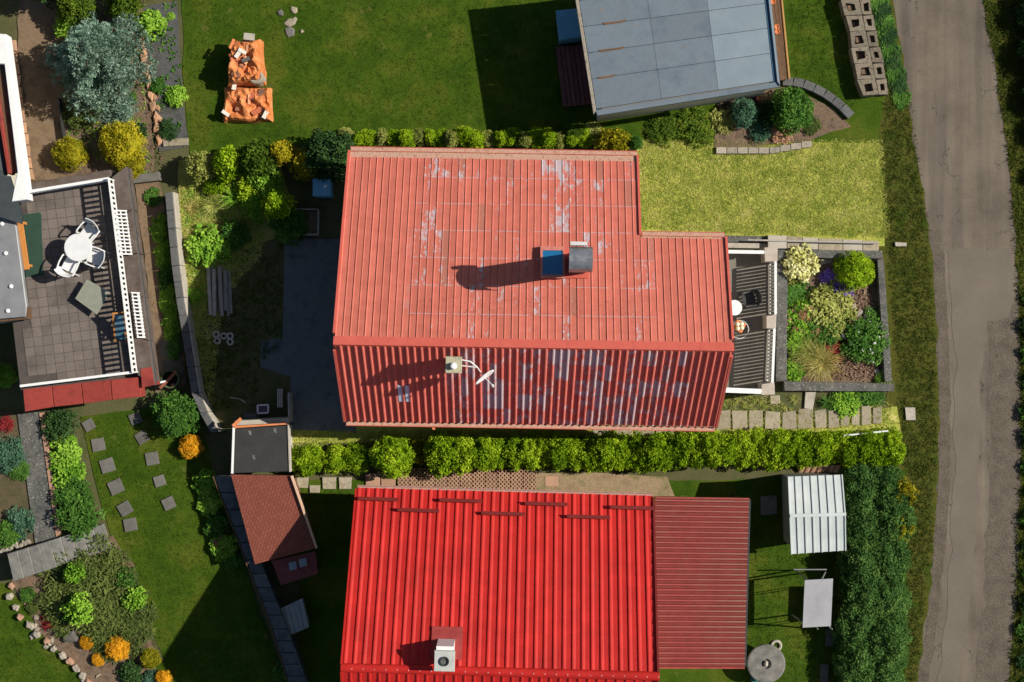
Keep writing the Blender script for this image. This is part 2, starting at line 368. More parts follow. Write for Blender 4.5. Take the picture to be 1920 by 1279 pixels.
def crown_mesh(name, m, h=1.6, n=2200, clumps=70, cr=.24, leaf=.13, wid=.28, up=.35, lump=.16, seed=1, zb=.05, taper=0., core=.74):
    """a crown of unit radius: leaves on the outside of many small clumps over a lumpy dome"""
    rng = np.random.default_rng(seed)
    d = rng.normal(size=(clumps, 3)); d[:, 2] = np.where(d[:, 2] < -.35, -d[:, 2], d[:, 2]); d /= np.linalg.norm(d, axis=1)[:, None]
    rad = 1-cr+rng.uniform(-lump, lump, clumps)
    c = d*rad[:, None]; zz = (c[:, 2]+.55)/1.55; tp = 1-taper*np.clip(zz, 0, 1)
    c[:, 0] *= tp; c[:, 1] *= tp; c[:, 2] = zb+np.clip(zz, .02, 2)*h*.93
    ct = rng.uniform(0, 1, clumps); crr = cr*rng.uniform(.7, 1.25, clumps)
    k = rng.integers(0, clumps, n); e = rng.normal(size=(n, 3)); e /= np.linalg.norm(e, axis=1)[:, None]
    e = e+d[k]*.7+np.array([0, 0, .25]); e /= np.linalg.norm(e, axis=1)[:, None]
    pos = c[k]+e*crr[k][:, None]*np.array([1, 1, .9]); pos[:, 2] = np.maximum(pos[:, 2], .02)
    ax = e*.35+np.array([0, 0, up*.5])+rng.normal(size=(n, 3))*.75
    tint = np.clip(ct[k]*.5+rng.uniform(0, .5, n), 0, 1)
    return leaf_mesh(name, [leaf_arrays(pos, ax, np.full(n, leaf), wid, rng, tint, nrm=e+np.array([.15, 0, .55]))], m, blob(core*(1-taper*.35), core*(1-taper*.35), h*.30*core/.74, zb+h*.48, seed) if core else None)
def blade_mesh(name, m, n=160, L=1., w=.03, spread=1., seed=1, seg=3):
    """a clump of arching blades"""
    rng = np.random.default_rng(seed); vs = []; fs = []; ti = []
    for i in range(n):
        a = rng.uniform(0, 2*math.pi); le = L*rng.uniform(.5, 1.1); lean = spread*rng.uniform(.15, 1.)
        p = np.array([rng.normal()*.08, rng.normal()*.08, 0.]); dr = np.array([math.cos(a), math.sin(a), 0]); sd_ = np.array([-dr[1], dr[0], 0])
        b = len(vs); t = rng.uniform()
        for s in range(seg+1):
            q = s/seg; pt = p+dr*le*lean*q*q*.9+dr*le*.12*q+np.array([0, 0, le*(q-.55*lean*q*q)]); ww = w*(1-q*.9)
            vs += [(pt+sd_*ww).tolist(), (pt-sd_*ww).tolist()]
        for s in range(seg): fs.append([b+2*s, b+2*s+1, b+2*s+3, b+2*s+2]); ti.append(t)
    me = bpy.data.meshes.new(name); me.from_pydata(vs, [], fs); me.materials.append(m)
    at = me.attributes.new('tint', 'FLOAT', 'FACE'); at.data.foreach_set('value', ti); me.update(); return me
L_ = {}
L_['thuja'] = leafmat('thuja_leaf', [(.10, .19, .006), (.27, .41, .012), (.52, .64, .045)])
L_['thuja_dark'] = leafmat('thuja_leaf_dull', [(.045, .09, .01), (.09, .15, .014), (.18, .24, .025)])
L_['green'] = leafmat('green_leaf', [(.04, .11, .018), (.085, .20, .03), (.19, .35, .06)])
L_['bright'] = leafmat('bright_leaf', [(.10, .24, .02), (.24, .44, .04), (.44, .62, .10)])
L_['dark'] = leafmat('dark_leaf', [(.02, .055, .016), (.04, .09, .025), (.08, .15, .04)])
L_['bluish'] = leafmat('blue_spruce_needle', [(.09, .16, .115), (.20, .31, .23), (.40, .52, .41)])
L_['bluegreen'] = leafmat('bluegreen_leaf', [(.04, .10, .06), (.08, .17, .10), (.16, .29, .18)])
L_['gold'] = leafmat('golden_leaf', [(.15, .15, .008), (.38, .33, .014), (.62, .52, .045)])
L_['orange'] = leafmat('orange_bloom', [(.45, .22, .01), (.80, .40, .02), (.95, .58, .05)])
L_['olive'] = leafmat('olive_leaf', [(.16, .19, .035), (.32, .35, .08), (.52, .52, .17)])
L_['juniper'] = leafmat('juniper_needle', [(.06, .09, .022), (.11, .15, .035), (.19, .23, .06)])
L_['cream'] = leafmat('cream_bloom', [(.45, .46, .12), (.70, .68, .28), (.82, .80, .50)], .15)
L_['purple'] = leafmat('purple_bloom', [(.16, .08, .38), (.30, .17, .62), (.48, .32, .78)], .15)
L_['whitebloom'] = leafmat('white_bloom', [(.75, .75, .72), (.85, .85, .82)], .1)
L_['pinkbloom'] = leafmat('salmon_bloom', [(.42, .20, .12), (.55, .32, .2), (.6, .4, .25)], .15)
L_['red'] = leafmat('red_leaf', [(.20, .02, .02), (.38, .045, .05), (.5, .12, .10)])
L_['straw'] = leafmat('straw_grass', [(.30, .25, .06), (.52, .44, .14), (.68, .6, .26)])
L_['grass'] = leafmat('grass_blade', [(.022, .048, .003), (.044, .078, .006), (.095, .12, .015)])
L_['grass_dry'] = leafmat('dry_grass_blade', [(.20, .29, .035), (.48, .48, .11), (.80, .70, .32)])
L_['grass_verge'] = leafmat('verge_blade', [(.035, .06, .007), (.065, .08, .012), (.13, .12, .03)])
L_['hedge_green'] = leafmat('mixed_hedge_leaf', [(.042, .105, .025), (.085, .18, .04), (.17, .29, .07)])
L_['mulch'] = leafmat('mulch_chip', [(.10, .06, .04), (.22, .13, .09), (.40, .28, .2)], 0.)

KM = {}
gm = L_['green']
KM['thuja'] = [crown_mesh('crown', gm, 2.2, 2600, 90, .22, .15, .30, .7, .14, s, taper=.35) for s in (1, 2, 3)]
KM['hedge'] = [crown_mesh('crown', gm, 1.9, 5200, 75, .27, .12, .34, .6, .22, s, core=.70) for s in (11, 12, 13, 14, 15, 16)]
KM['ball'] = [crown_mesh('crown', gm, 1.55, 4600, 120, .18, .085, .32, .25, .10, s, core=.8) for s in (4, 5)]
KM['broad'] = [crown_mesh('crown', gm, 1.0, 1500, 65, .24, .21, .42, .15, .32, s, core=.55) for s in (6, 7, 8)]
KM['loose'] = [crown_mesh('crown', gm, 1.2, 2000, 90, .22, .17, .26, .3, .32, s, core=.55) for s in (21, 22, 23)]
KM['juniper'] = [crown_mesh('crown', gm, .50, 6500, 150, .20, .15, .11, .0, .42, s, core=.5) for s in (9, 10)]
KM['big'] = [crown_mesh('crown', gm, 1.5, 7500, 150, .20, .085, .36, .4, .2, s, core=.76) for s in (31, 32)]
KM['blades'] = [blade_mesh('blades', gm, 190, 1.0, .030, 1., s) for s in (1, 2)]
KM['few'] = [crown_mesh('flowers', gm, 1.15, 46, 26, .05, .15, .6, .9, .08, s, core=0) for s in (51, 52)]
KM['fine'] = [blade_mesh('blades', gm, 620, 1.0, .011, 1., s) for s in (3, 4)]
KM['dots'] = [crown_mesh('flowers', gm, 1.15, 260, 70, .06, .15, .6, .9, .10, s, core=0) for s in (41, 42)]
def trunk_mesh():
    mb = MB(); mb.tube([(0, 0, 0), (.02, .01, .3), (0, .02, .8)], [.09, .07, .05], 7); mb.tube([(0, 0, .2), (.18, .1, .6)], [.05, .03], 6); mb.tube([(0, 0, .25), (-.15, .12, .65)], [.05, .03], 6)
    return mesh_of('stem', mb, G_['bark'], True)
STEM = trunk_mesh()
prnd = random.Random(7)
def plant(name, label, cat, px, py, rpx, kind, mat, hs=1., ey=1., z=0., group=None, flowers=None, stem=True, zc=.55, lean=None, fs=1.):
    """one plant: crown centre at photo pixel (px,py), radius rpx pixels, hs = height factor"""
    r = rpx*H/F; hk = {'thuja': 2.2, 'hedge': 1.9, 'ball': 1.55, 'broad': 1., 'loose': 1.2, 'juniper': .5, 'big': 1.5, 'blades': .6, 'fine': .6}[kind]
    hh = r*hk*hs; p = V(px, py, z+hh*zc)
    t = thing(name, label, cat, (p.x, p.y, z), group)
    t.rotation_euler.z = 0 if ey != 1. else prnd.uniform(0, 6.28); t.scale = (r, r*ey, r*hs)
    pn = 'blades' if kind in ('blades', 'fine') else 'crown'
    def add(nm, me, m=None):
        o = bpy.data.objects.new(nm, me); col.objects.link(o); o.parent = t
        if m is not None: o.material_slots[0].link = 'OBJECT'; o.material_slots[0].material = m
        return o
    add(pn, prnd.choice(KM[kind]), L_[mat])
    if stem and kind not in ('blades', 'fine', 'juniper'): add('stem', STEM)
    if flowers:
        f = add('flowers', prnd.choice(KM['few' if flowers == 'whitebloom' else 'dots']), L_[flowers]); f.scale = (fs, fs, hk/1.15*1.02); f['kind'] = 'stuff'
    return t
def inpoly(p, poly):
    r = False; n = len(poly)
    for i in range(n):
        a, b_ = poly[i], poly[i-1]
        if (a[1] > p[1]) != (b_[1] > p[1]) and p[0] < (b_[0]-a[0])*(p[1]-a[1])/(b_[1]-a[1])+a[0]: r = not r
    return r
def inpoly_np(P, poly):
    r = np.zeros(len(P), bool); n = len(poly)
    for i in range(n):
        a, b_ = poly[i], poly[i-1]
        if a[1] == b_[1]: continue
        cnd = ((a[1] > P[:, 1]) != (b_[1] > P[:, 1])) & (P[:, 0] < (b_[0]-a[0])*(P[:, 1]-a[1])/(b_[1]-a[1])+a[0])
        r ^= cnd
    return r
def grass(name, label, cat, pts, dens, hgt, mat, z=.006, seed=1, blades=5, width=.10, clump=.0, holes=()):
    """grass no one could count: tufts of leaning blades scattered over a polygon"""
    rng = np.random.default_rng(seed); pl = [(p.x, p.y) for p in VV(pts, z)]
    xs = [p[0] for p in pl]; ys = [p[1] for p in pl]; A = (max(xs)-min(xs))*(max(ys)-min(ys)); n = int(A*dens)
    P = np.stack([rng.uniform(min(xs), max(xs), n), rng.uniform(min(ys), max(ys), n)], 1)
    k = inpoly_np(P, pl)
    for hpts in holes: k &= ~inpoly_np(P, [(p.x, p.y) for p in VV(hpts, z)])
    P = P[k]; n = len(P)
    B = np.repeat(P, blades, 0); nb = len(B); B = B+rng.normal(size=(nb, 2))*.03
    ph = np.repeat(rng.uniform(0, 1, n), blades)
    pos = np.concatenate([B, np.full((nb, 1), z)], 1)
    a = rng.uniform(0, 2*math.pi, nb); ln = rng.uniform(.8, 3.2, nb)
    ax = np.stack([np.cos(a)*ln, np.sin(a)*ln, np.ones(nb)], 1)
    tint = np.clip(.55*ph+rng.uniform(0, .45, nb), 0, 1)
    me = leaf_mesh(name, [leaf_arrays(pos, ax, np.full(nb, hgt), width, rng, tint, nrm=np.tile(np.array([[0., 0., 1.]]), (nb, 1)))], L_[mat])
    o = bpy.data.objects.new(name, me); col.objects.link(o); tag(o, label, cat, None, 'stuff'); return o
def stone_mb(mb, c, rx, ry, h, seed, rz=0., n=9):
    rg = random.Random(seed); ang = sorted(rg.uniform(0, 6.28)*.25+i*6.28/n for i in range(n)); cs, sn = math.cos(rz), math.sin(rz)
    rr = [rg.uniform(.78, 1.1) for _ in range(n)]; b = len(mb.v)
    for zf, k in ((0, .96), (.5, 1.04), (.85, .88), (1., .58)):
        for i in range(n):
            x = math.cos(ang[i])*rr[i]*rx*k; y = math.sin(ang[i])*rr[i]*ry*k
            mb.v.append((c[0]+x*cs-y*sn, c[1]+x*sn+y*cs, c[2]+h*zf*(1 if zf < .9 else rg.uniform(.92, 1.08))))
    for r in range(3):
        for i in range(n):
            a = b+r*n+i; d = b+r*n+(i+1) % n; mb.f.append((a, d, d+n, a+n))
    mb.f.append(tuple(b+3*n+i for i in range(n))); mb.f.append(tuple(b+i for i in reversed(range(n))))
def stone(name, label, cat, px, py, rx, ry, h, mat='stone', rz=0., z=0., seed=0, group=None, parent=None):
    mb = MB(); k = (H-z)/F; stone_mb(mb, V(px, py, z), rx*k, ry*k, h, seed or int(px*7+py), rz)
    return mk(name, mb, G_[mat], parent, label, cat, group)

# ---------------------------------------------------------------- ground, road, lawns
mb = MB()
for gi in range(-10, 10):
    for gj in range(-10, 10): mb.poly([(gi*25, gj*25, 0), (gi*25+25, gj*25, 0), (gi*25+25, gj*25+25, 0), (gi*25, gj*25+25, 0)])
mk('ground', mb, G_['ground'], kind='structure')
RL = [(1640, -900), (1650, -300), (1672, 0), (1690, 110), (1707, 250), (1722, 330), (1738, 420), (1748, 520), (1754, 640), (1758, 800), (1755, 920), (1748, 1020), (1737, 1140), (1716, 1279), (1640, 1700), (1560, 2200)]
RR = [(1800, -900), (1815, -300), (1843, 0), (1866, 110), (1886, 250), (1897, 330), (1904, 420), (1911, 520), (1915, 640), (1917, 800), (1916, 920), (1912, 1020), (1908, 1140), (1893, 1279), (1820, 1700), (1740, 2200)]
strip('road', RL, RR, -900, 2200, G_['asphalt'], 10, .03)
RC = [(RR[i][0]*.62+RL[i][0]*.38, RR[i][1]) for i in range(len(RR))]
strip('road_rough_side', RC, [(x-2, y) for x, y in RR], 570, 2200, G_['gravel'], 5, .10, 2.)
LE = [p for p in RL if p[1] > 420]
strip('road_broken_edge', [(x+4, y) for x, y in RL], [(x+25, y) for x, y in RL], 430, 2200, G_['gravel'], 3, .05, 4.)
sheet('road_patch', [(1775, 470), (1830, 465), (1895, 470), (1903, 540), (1890, 590), (1850, 600), (1840, 700), (1835, 900), (1828, 1050), (1812, 1180), (1790, 1320), (1755, 1320), (1772, 1150), (1788, 900), (1792, 700)], .024, pm('asphalt_patch', [(.122, .102, .08), (.15, .126, .099)], .8, 60, .3, bump=.3), .12, .25, seed=5)
strip('verge', [(1560, -900), (1590, -300), (1625, 0), (1635, 160), (1622, 262), (1640, 300), (1672, 870), (1675, 1000), (1665, 1279), (1440, 2200)], [(x+3, y) for x, y in RL], -900, 2200, G_['verge'], 6, .07, 6.)
strip('verge_far', [(x-2, y) for x, y in RR], [(2500, -900), (2500, 2200)], -900, 2200, G_['verge'], 12, .06, 8.)
sheet('lawn_north', [(322, -700), (1600, -700), (1652, 0), (1662, 150), (1644, 276), (1180, 276), (640, 268), (355, 292), (345, 160)], .006, G_['lawn'], .06)
sheet('lawn_east', [(1195, 262), (1648, 268), (1660, 462), (1440, 448), (1345, 446), (1190, 440)], .010, G_['lawn_dry'], .05)
sheet('lawn_southwest', [(150, 780), (280, 765), (372, 765), (402, 900), (445, 1010), (480, 1130), (545, 1300), (540, 1700), (-300, 1700), (-300, 1100), (10, 1095), (60, 1150), (190, 1260), (310, 1240), (215, 1030), (185, 930)], .006, G_['lawn'], .05, seed=4)
sheet('lawn_south', [(560, 900), (1410, 900), (1700, 880), (1700, 1700), (560, 1700)], .006, G_['lawn'], .05, seed=5)
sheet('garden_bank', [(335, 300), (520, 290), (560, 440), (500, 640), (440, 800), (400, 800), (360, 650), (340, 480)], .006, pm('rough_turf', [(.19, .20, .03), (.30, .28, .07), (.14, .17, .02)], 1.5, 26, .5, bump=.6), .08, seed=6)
sheet('shade_toned_ground', [(430, 480), (530, 440), (540, 640), (490, 690), (545, 705), (545, 800), (440, 815), (400, 805), (365, 650), (385, 560)], 0, G_['ground'], .08, seed=17)  # darker ground cover along the house shadow; deepens the shade by colour
sheet('path_strip', [(545, 800), (1350, 796), (1680, 765), (1690, 815), (545, 830)], .006, G_['lawn_dry'], .05, seed=7)
sheet('yard_slab', [(533, 448), (668, 446), (668, 812), (545, 806), (545, 705), (487, 690), (490, 640), (530, 632)], .012, G_['concrete'], .03, seed=8)
sheet('garden_path', [(35, 0), (120, 0), (120, 160), (115, 260), (240, 330), (40, 340), (30, 180)], .006, G_['brown_path'], .06, seed=9)
sheet('garden_soil', [(120, -60), (270, -60), (290, 340), (115, 340)], .005, G_['soil'], .06, seed=10)
sheet('weed_fabric', [(268, 15), (330, 2), (352, 275), (298, 285)], .010, G_['fabric'], .05, seed=11)
sheet('border_path', [(250, 335), (300, 330), (345, 640), (350, 720), (292, 740), (275, 500)], .006, G_['brown_path'], .06, seed=12)
sheet('rockery_soil', [(20, 1085), (210, 1005), (250, 1060), (290, 1230), (300, 1300), (190, 1300), (70, 1180)], .010, G_['soil'], .06, seed=13)
sheet('left_bed_soil', [(-40, 770), (40, 770), (70, 1030), (-40, 1060)], .010, pm('left_soil', [(.06, .055, .025), (.11, .08, .045)], 2, 30, .5), .06, seed=14)
sheet('conifer_bed', [(1345, 170), (1470, 158), (1560, 200), (1595, 240), (1500, 265), (1340, 280)], .010, G_['soil'], .06, seed=15)
sheet('gravel_strip', [(745, 888), (1100, 886), (1250, 892), (1265, 932), (745, 938)], .010, pm('sandy_strip', [(.20, .14, .08), (.28, .20, .12), (.12, .12, .04)], 1.5, 30, .4), .06, seed=16)

# ---------------------------------------------------------------- main house
ZR, ZE = 6.2, 3.0
R0 = V(627, 643, ZR); R1 = V(1373, 655, ZR); UX = (R1-R0).normalized(); UY = Vector((-UX.y, UX.x, 0)); LR = (R1-R0).length
NP = 54; PW = LR/NP; NM = 42
def hp(x, y, z): return R0+UX*x+UY*y+Vector((0, 0, z-ZR))
RUN_N = 6.02; RUN_S = 2.45; RUN_X = 3.40
TN = (ZR-ZE)/RUN_N; TS = (ZR-ZE)/RUN_S
house = thing('house', 'large house with faded brick-red standing-seam sheet roof and flaking paint', 'house', hp(LR/2, 1.5, 0))
XM = NM*PW
mb = MB()
def gable(mb, x0, x1, yn, ys, inset_top=.12):
    zt = ZR-inset_top
    zn = ZR-TN*yn-inset_top; zs = ZR-TS*ys-inset_top
    pr = [(-ys, 0), (yn, 0), (yn, zn), (0, zt), (-ys, zs)]
    mb.prism3([hp(x0, y, z) for y, z in pr], [hp(x1, y, z) for y, z in pr])
gable(mb, .35, XM-.25, RUN_N-.45, RUN_S-.35)
mk('wall', mb, G_['wall'], house)
mb = MB(); gable(mb, XM-.25, LR-.30, RUN_X-.4, RUN_S-.37, .14); mk('wall', mb, G_['wall'], house)
# windows and doors on the gable ends
glassm = pm('window_glass', [(.03, .04, .05), (.05, .06, .07)], 3, 30, .1, rough=.1, bump=0, spec=.6)
def facade_opening(nm, x, y, z0, w, h, sgn):
    mb = MB(); mb.box(hp(x+sgn*.02, y, z0+h/2), (.06, w+.14, h+.14), math.atan2(UX.y, UX.x)); fr = mk(nm, mb, G_['white'], house)
    mb = MB(); mb.box(hp(x+sgn*.045, y, z0+h/2), (.05, w, h), math.atan2(UX.y, UX.x)); mk('pane' if nm == 'window' else 'leaf', mb, glassm if nm == 'window' else G_['wood_brown'], fr)
for y, z0 in ((4.2, 1.), (1.0, 1.), (1.5, 3.6)): facade_opening('window', .35, y, z0, 1.1, 1.2, -1)
facade_opening('door', .35, 2.7, .05, .9, 2.05, -1)
facade_opening('door', LR-.30, 1.6, .95, .9, 2.05, 1); facade_opening('window', LR-.30, -.6, 1.6, 1.2, 1.2, 1); facade_opening('window', XM-.25, 4.6, 1., 1.2, 1.2, 1)

def panel_mesh(name, L, m, joints, rib=.036, rh=.05, mirror=False):
    # seam with a steep west face and a slanting east face
    xs = [(0, 0), (rib*.5, rh), (rib*.9, rh), (rib, 0), (PW, 0)] if mirror else [(0, 0), (.003, rh), (rib*.45, rh), (rib, 0), (PW, 0)]
    ys = [(0, 0.)]
    for j in joints:
        if j < L-.1: ys += [(j-.006, .006), (j, 0.)]
    ys.append((L, .0)); mb = MB()
    for y, dz in ys:
        for x, z in xs: mb.v.append((x, y, z+dz))
    n = len(xs)
    for r in range(len(ys)-1):
        for i in range(n-1): a = r*n+i; mb.f.append((a, a+1, a+n+1, a+n))
    b = len(mb.v)                                     # thickness: underside and end faces
    mb.v += [(0, 0, -.02), (PW, 0, -.02), (PW, L, -.02), (0, L, -.02)]
    e = (len(ys)-1)*n
    mb.f += [(b, b+3, b+2, b+1), (b+3, e, e+1, e+2, e+3, e+4, b+2), (0, b, b+1, 4, 3, 2, 1)]
    return mesh_of(name, mb, m)
def frame_m(o, x, y, z):
    m = Matrix((x, y, z)).transposed().to_4x4(); m.translation = o; return m
an = math.atan(TN); as_ = math.atan(TS)
YN = (UY*math.cos(an)-Vector((0, 0, math.sin(an)))); ZN = UX.cross(YN)
YS = (-UY*math.cos(as_)-Vector((0, 0, math.sin(as_)))); ZS = (-UX).cross(YS)
LN = RUN_N/math.cos(an)-.28; LX = RUN_X/math.cos(an)-.12; LS = RUN_S/math.cos(as_)-.10
JN = [.97*i for i in range(1, 8)]; JS = [.78*i for i in range(1, 8)]
meN = panel_mesh('roof_panel', LN, G_['roof_n'], JN, .036, .021); meX = panel_mesh('roof_panel', LX, G_['roof_n'], JN, .036, .021)
meS = panel_mesh('roof_panel', LS, G_['roof_s'], JS, .075, .055, True)
hr = random.Random(3)
for i in range(NP):
    inst('roof_panel', meN if i < NM else meX, house, frame_m(hp(i*PW, .05, ZR-.02+hr.uniform(-.003, .003)), UX, YN, ZN))
    inst('roof_panel', meS, house, frame_m(hp((i+1)*PW, -.05, ZR-.05+hr.uniform(-.003, .003)), -UX, YS, ZS))
# ridge caps, verge trims, eave flashings, gutters
NR = 12; seg = (LR+.06)/NR
for i in range(NR):
    x0 = -.03+i*seg; x1 = x0+seg+.02; dz = .004*(i % 2)
    mb = MB(); top = ZR+.06+dz
    prof = [(.20, top-.20*TN-.01), (.0, top), (-.05, top-.01), (-.13, top-.235)]
    pts0 = [hp(x0, y, z) for y, z in prof]; pts1 = [hp(x1, y, z) for y, z in prof]
    lo0 = [p-Vector((0, 0, .02)) for p in pts0]; lo1 = [p-Vector((0, 0, .02)) for p in pts1]
    mb.prism3(pts0+lo0[::-1], pts1+lo1[::-1]); mk('ridge_cap', mb, G_['roof_new'], house)
def verge(x, y0, y1, T, s):
    mb = MB(); mb.bar(hp(x, y0, ZR-abs(y0)*T+.02), hp(x, y1, ZR-abs(y1)*T+.02), .07, .10); mk('verge_trim', mb, G_['roof_new'], house)
verge(-.03, .28, RUN_N, TN, 1); verge(-.03, -.2, -RUN_S, TS, 1); verge(LR+.03, .28, RUN_X, TN, 1); verge(LR+.03, -.2, -RUN_S, TS, 1); verge(XM+.0, RUN_X+.02, RUN_N, TN, 1)
def flash(x0, x1, y0, y1, T, m):
    mb = MB(); a = ZR-abs(y0)*T; b = ZR-abs(y1)*T
    lo = [hp(x0, y0, a-.035), hp(x1, y0, a-.035), hp(x1, y1, b-.035), hp(x0, y1, b-.035)]
    mb.prism3(lo, [p+Vector((0, 0, .025)) for p in lo]); mk('eave_flashing', mb, m, house)
flash(.01, XM-.04, RUN_N-.32, RUN_N-.01, TN, G_['debris']); flash(XM+.05, LR-.01, RUN_X-.16, RUN_X-.01, TN, G_['debris']); flash(.01, LR-.01, -(RUN_S-.12), -(RUN_S-.005), TS, G_['debris'])
def gutter(x0, x1, y, z, sgn, fill=True):
    mb = MB(); pr = []
    for k in range(7):
        a = math.pi+math.pi*k/6; pr.append((y+sgn*.08+.075*math.cos(a), z+.075*math.sin(a)))
    for k in reversed(range(7)):
        a = math.pi+math.pi*k/6; pr.append((y+sgn*.08+.062*math.cos(a), z+.062*math.sin(a)))
    mb.prism3([hp(x0, p[0], p[1]) for p in pr], [hp(x1, p[0], p[1]) for p in pr]); g = mk('gutter', mb, G_['roof_new'], house)
    if fill:
        mb = MB(); mb.prism3([hp(x0+.01, y+sgn*.08-.055, z-.045), hp(x1-.01, y+sgn*.08-.055, z-.045), hp(x1-.01, y+sgn*.08+.055, z-.045), hp(x0+.01, y+sgn*.08+.055, z-.045)],
                  [hp(x0+.01, y+sgn*.08-.055, z-.022), hp(x1-.01, y+sgn*.08-.055, z-.022), hp(x1-.01, y+sgn*.08+.055, z-.022), hp(x0+.01, y+sgn*.08+.055, z-.022)])
        mk('leaf_litter', mb, G_['debris'], g)
gutter(0, XM, RUN_N, ZE-.03, 1); gutter(XM+.05, LR, RUN_X, ZR-TN*RUN_X-.03, 1); gutter(0, LR, -RUN_S, ZE-.03, -1)
mb = MB(); p = hp(2.75, -RUN_S-.2, ZE-.12); mb.tube([p, p+Vector((0, -.03, -.15)), p+Vector((0, .2, -.4)), Vector((p.x, p.y+.2, .02))], .045, 8); mk('downpipe', mb, G_['terra'], house)
# skylight (sheet kerb with a pane coloured as reflected blue sky) on the long slope
def on_n(x, y, up=0.): return hp(x, y, ZR-TN*y+up)
def slope_xy(px, py, up):                 # pixel -> (x,y) on the north slope
    y = 1.
    for _ in range(25):
        z = ZR-TN*y+up; q = V(px, py, z)-R0; x = q.dot(UX); y = q.dot(UY)
    return x, y
sx0, sy0 = slope_xy(1013, 521, .25); sx1, sy1 = slope_xy(1059, 462, .25)
mb = MB()
def kerb(x0, x1, y0, y1, h0, h1):
    lo = [on_n(x0, y0, h0), on_n(x1, y0, h0), on_n(x1, y1, h0), on_n(x0, y1, h0)]; hi = [on_n(x0, y0, h1), on_n(x1, y0, h1), on_n(x1, y1, h1), on_n(x0, y1, h1)]
    mb.prism3(lo, hi)
kerb(sx0, sx1, sy0, sy0+.1, -.05, .26); kerb(sx0, sx1, sy1-.13, sy1, -.05, .24); kerb(sx0, sx0+.07, sy0+.1, sy1-.13, -.05, .25); kerb(sx1-.06, sx1, sy0+.1, sy1-.13, -.05, .25)
skl = mk('skylight', mb, pm('skylight_kerb', [(.44, .12, .09), (.52, .22, .17)], 6, 50, .3, spots=(6, .64, (.6, .52, .45))), house)
mb = MB(); kerb(sx0+.07, sx1-.06, sy0+.1, sy1-.13, .10, .215)
gm_, nt, b = newmat('sky_reflection_pane'); b.inputs['Base Color'].default_value = (.012, .12, .27, 1); b.inputs['Roughness'].default_value = .18; b.inputs['Specular IOR Level'].default_value = .6  # blue of the reflected sky is put into the base colour
mk('pane', mb, gm_, skl)
# tall chimney with a barrel cowl beside the skylight
cx, cy = slope_xy(1089, 484, 2.9)
zb = ZR-TN*cy
chim = MB(); chim.box(hp(cx, cy, zb+1.2), (.46, .62, 2.9), math.atan2(UX.y, UX.x)); ch = mk('chimney', chim, pm('dark_render', [(.09, .06, .06), (.14, .10, .09)], 5, 40, .3), house)
mb = MB(); lo = [on_n(cx-.36, cy-.45, .03), on_n(cx+.36, cy-.45, .03), on_n(cx+.36, cy+.47, .03), on_n(cx-.36, cy+.47, .03)]; mb.prism3(lo, [q+Vector((0, 0, .04)) for q in lo]); mk('flashing', mb, G_['roof_new'], ch)
galv = pm('galvanised_cowl', [(.20, .21, .22), (.34, .35, .36), (.46, .47, .47)], 5, 60, .25, rough=.38, bump=.15, metal=.75, spec=.5)
mb = MB(); r = .36; zc = zb+2.75; n = 14; outer = []; inner = []
for k in range(n+1):
    a = math.pi*k/n; outer.append((cy-.03+r*math.cos(a), zc+r*.95*math.sin(a))); inner.append((cy-.03+(r-.02)*math.cos(a), zc+(r-.02)*.95*math.sin(a)))
pr = outer+inner[::-1]
mb.prism3([hp(cx-.33, y, z) for y, z in pr], [hp(cx+.33, y, z) for y, z in pr]); mk('cowl', mb, galv, ch, smooth=False)
mb = MB(); mb.box(hp(cx-.07, cy+.40, zc+.16), (.46, .10, .30), math.atan2(UX.y, UX.x)); mk('cowl_flange', mb, pm('pale_zinc', [(.55, .55, .53), (.66, .66, .64)], 6, 60, .1, rough=.45, metal=.3), ch)
# second chimney on the steep slope: concrete cap, white flue; dish mounted on it
c2 = V(851, 684, 6.75); q = c2-R0; x2, y2 = q.dot(UX), q.dot(UY)
mb = MB(); mb.box(hp(x2, y2, 6.05), (.36, .40, 1.6), math.atan2(UX.y, UX.x)); ch2 = mk('chimney', mb, pm('chimney_brick', [(.28, .14, .10), (.36, .19, .14)], 5, 40, .3), house)
mb = MB(); mb.prism([hp(x2+sx*.235, y2+sy*.24, 0) for sx, sy in ((-1, -1), (1, -1), (1, 1), (-1, 1))], 6.83, 6.93, .015); mk('chimney_cap', mb, pm('mossy_cap', [(.26, .25, .17), (.40, .37, .25), (.33, .31, .22)], 6, 50, .35), ch2)
mb = MB(); mb.lathe([(.10, 0), (.10, .15), (.07, .19), (.02, .20)], hp(x2+.0, y2-.03, 6.91), 14); mk('flue', mb, G_['white'], ch2, smooth=False)
dish = thing('satellite_dish', 'white satellite dish on bracket arms beside the steep-slope chimney', 'dish', hp(x2+.7, y2-.2, 6.2))
A = hp(x2+.2, y2+.14, 6.35); Bp = V(895, 689, 6.35); C = V(906, 705, 6.4)
mb = MB(); mb.tube([A, A.lerp(Bp, .5)+Vector((.03, .06, .02)), Bp], .022, 8); mb.tube([hp(x2+.2, y2-.03, 6.3), Bp], .02, 8); mk('bracket', mb, G_['white'], dish)
mb = MB(); ax = (V(918, 690, 6.4)-V(885, 716, 6.4)).normalized(); nrm = Vector((-ax.y, ax.x, 0))
nrm = -nrm if nrm.x < 0 else nrm; nn = (nrm*.95+Vector((0, 0, .15))).normalized(); upv = nn.cross(ax)
ring = 16
for j, rr in enumerate((0.02, .16, .28, .35)):
    for k in range(ring):
        a = 2*math.pi*k/ring; d = nn*(.55*rr*rr); mb.v.append(tuple(C+ax*rr*math.cos(a)+upv*rr*1.05*math.sin(a)+d))
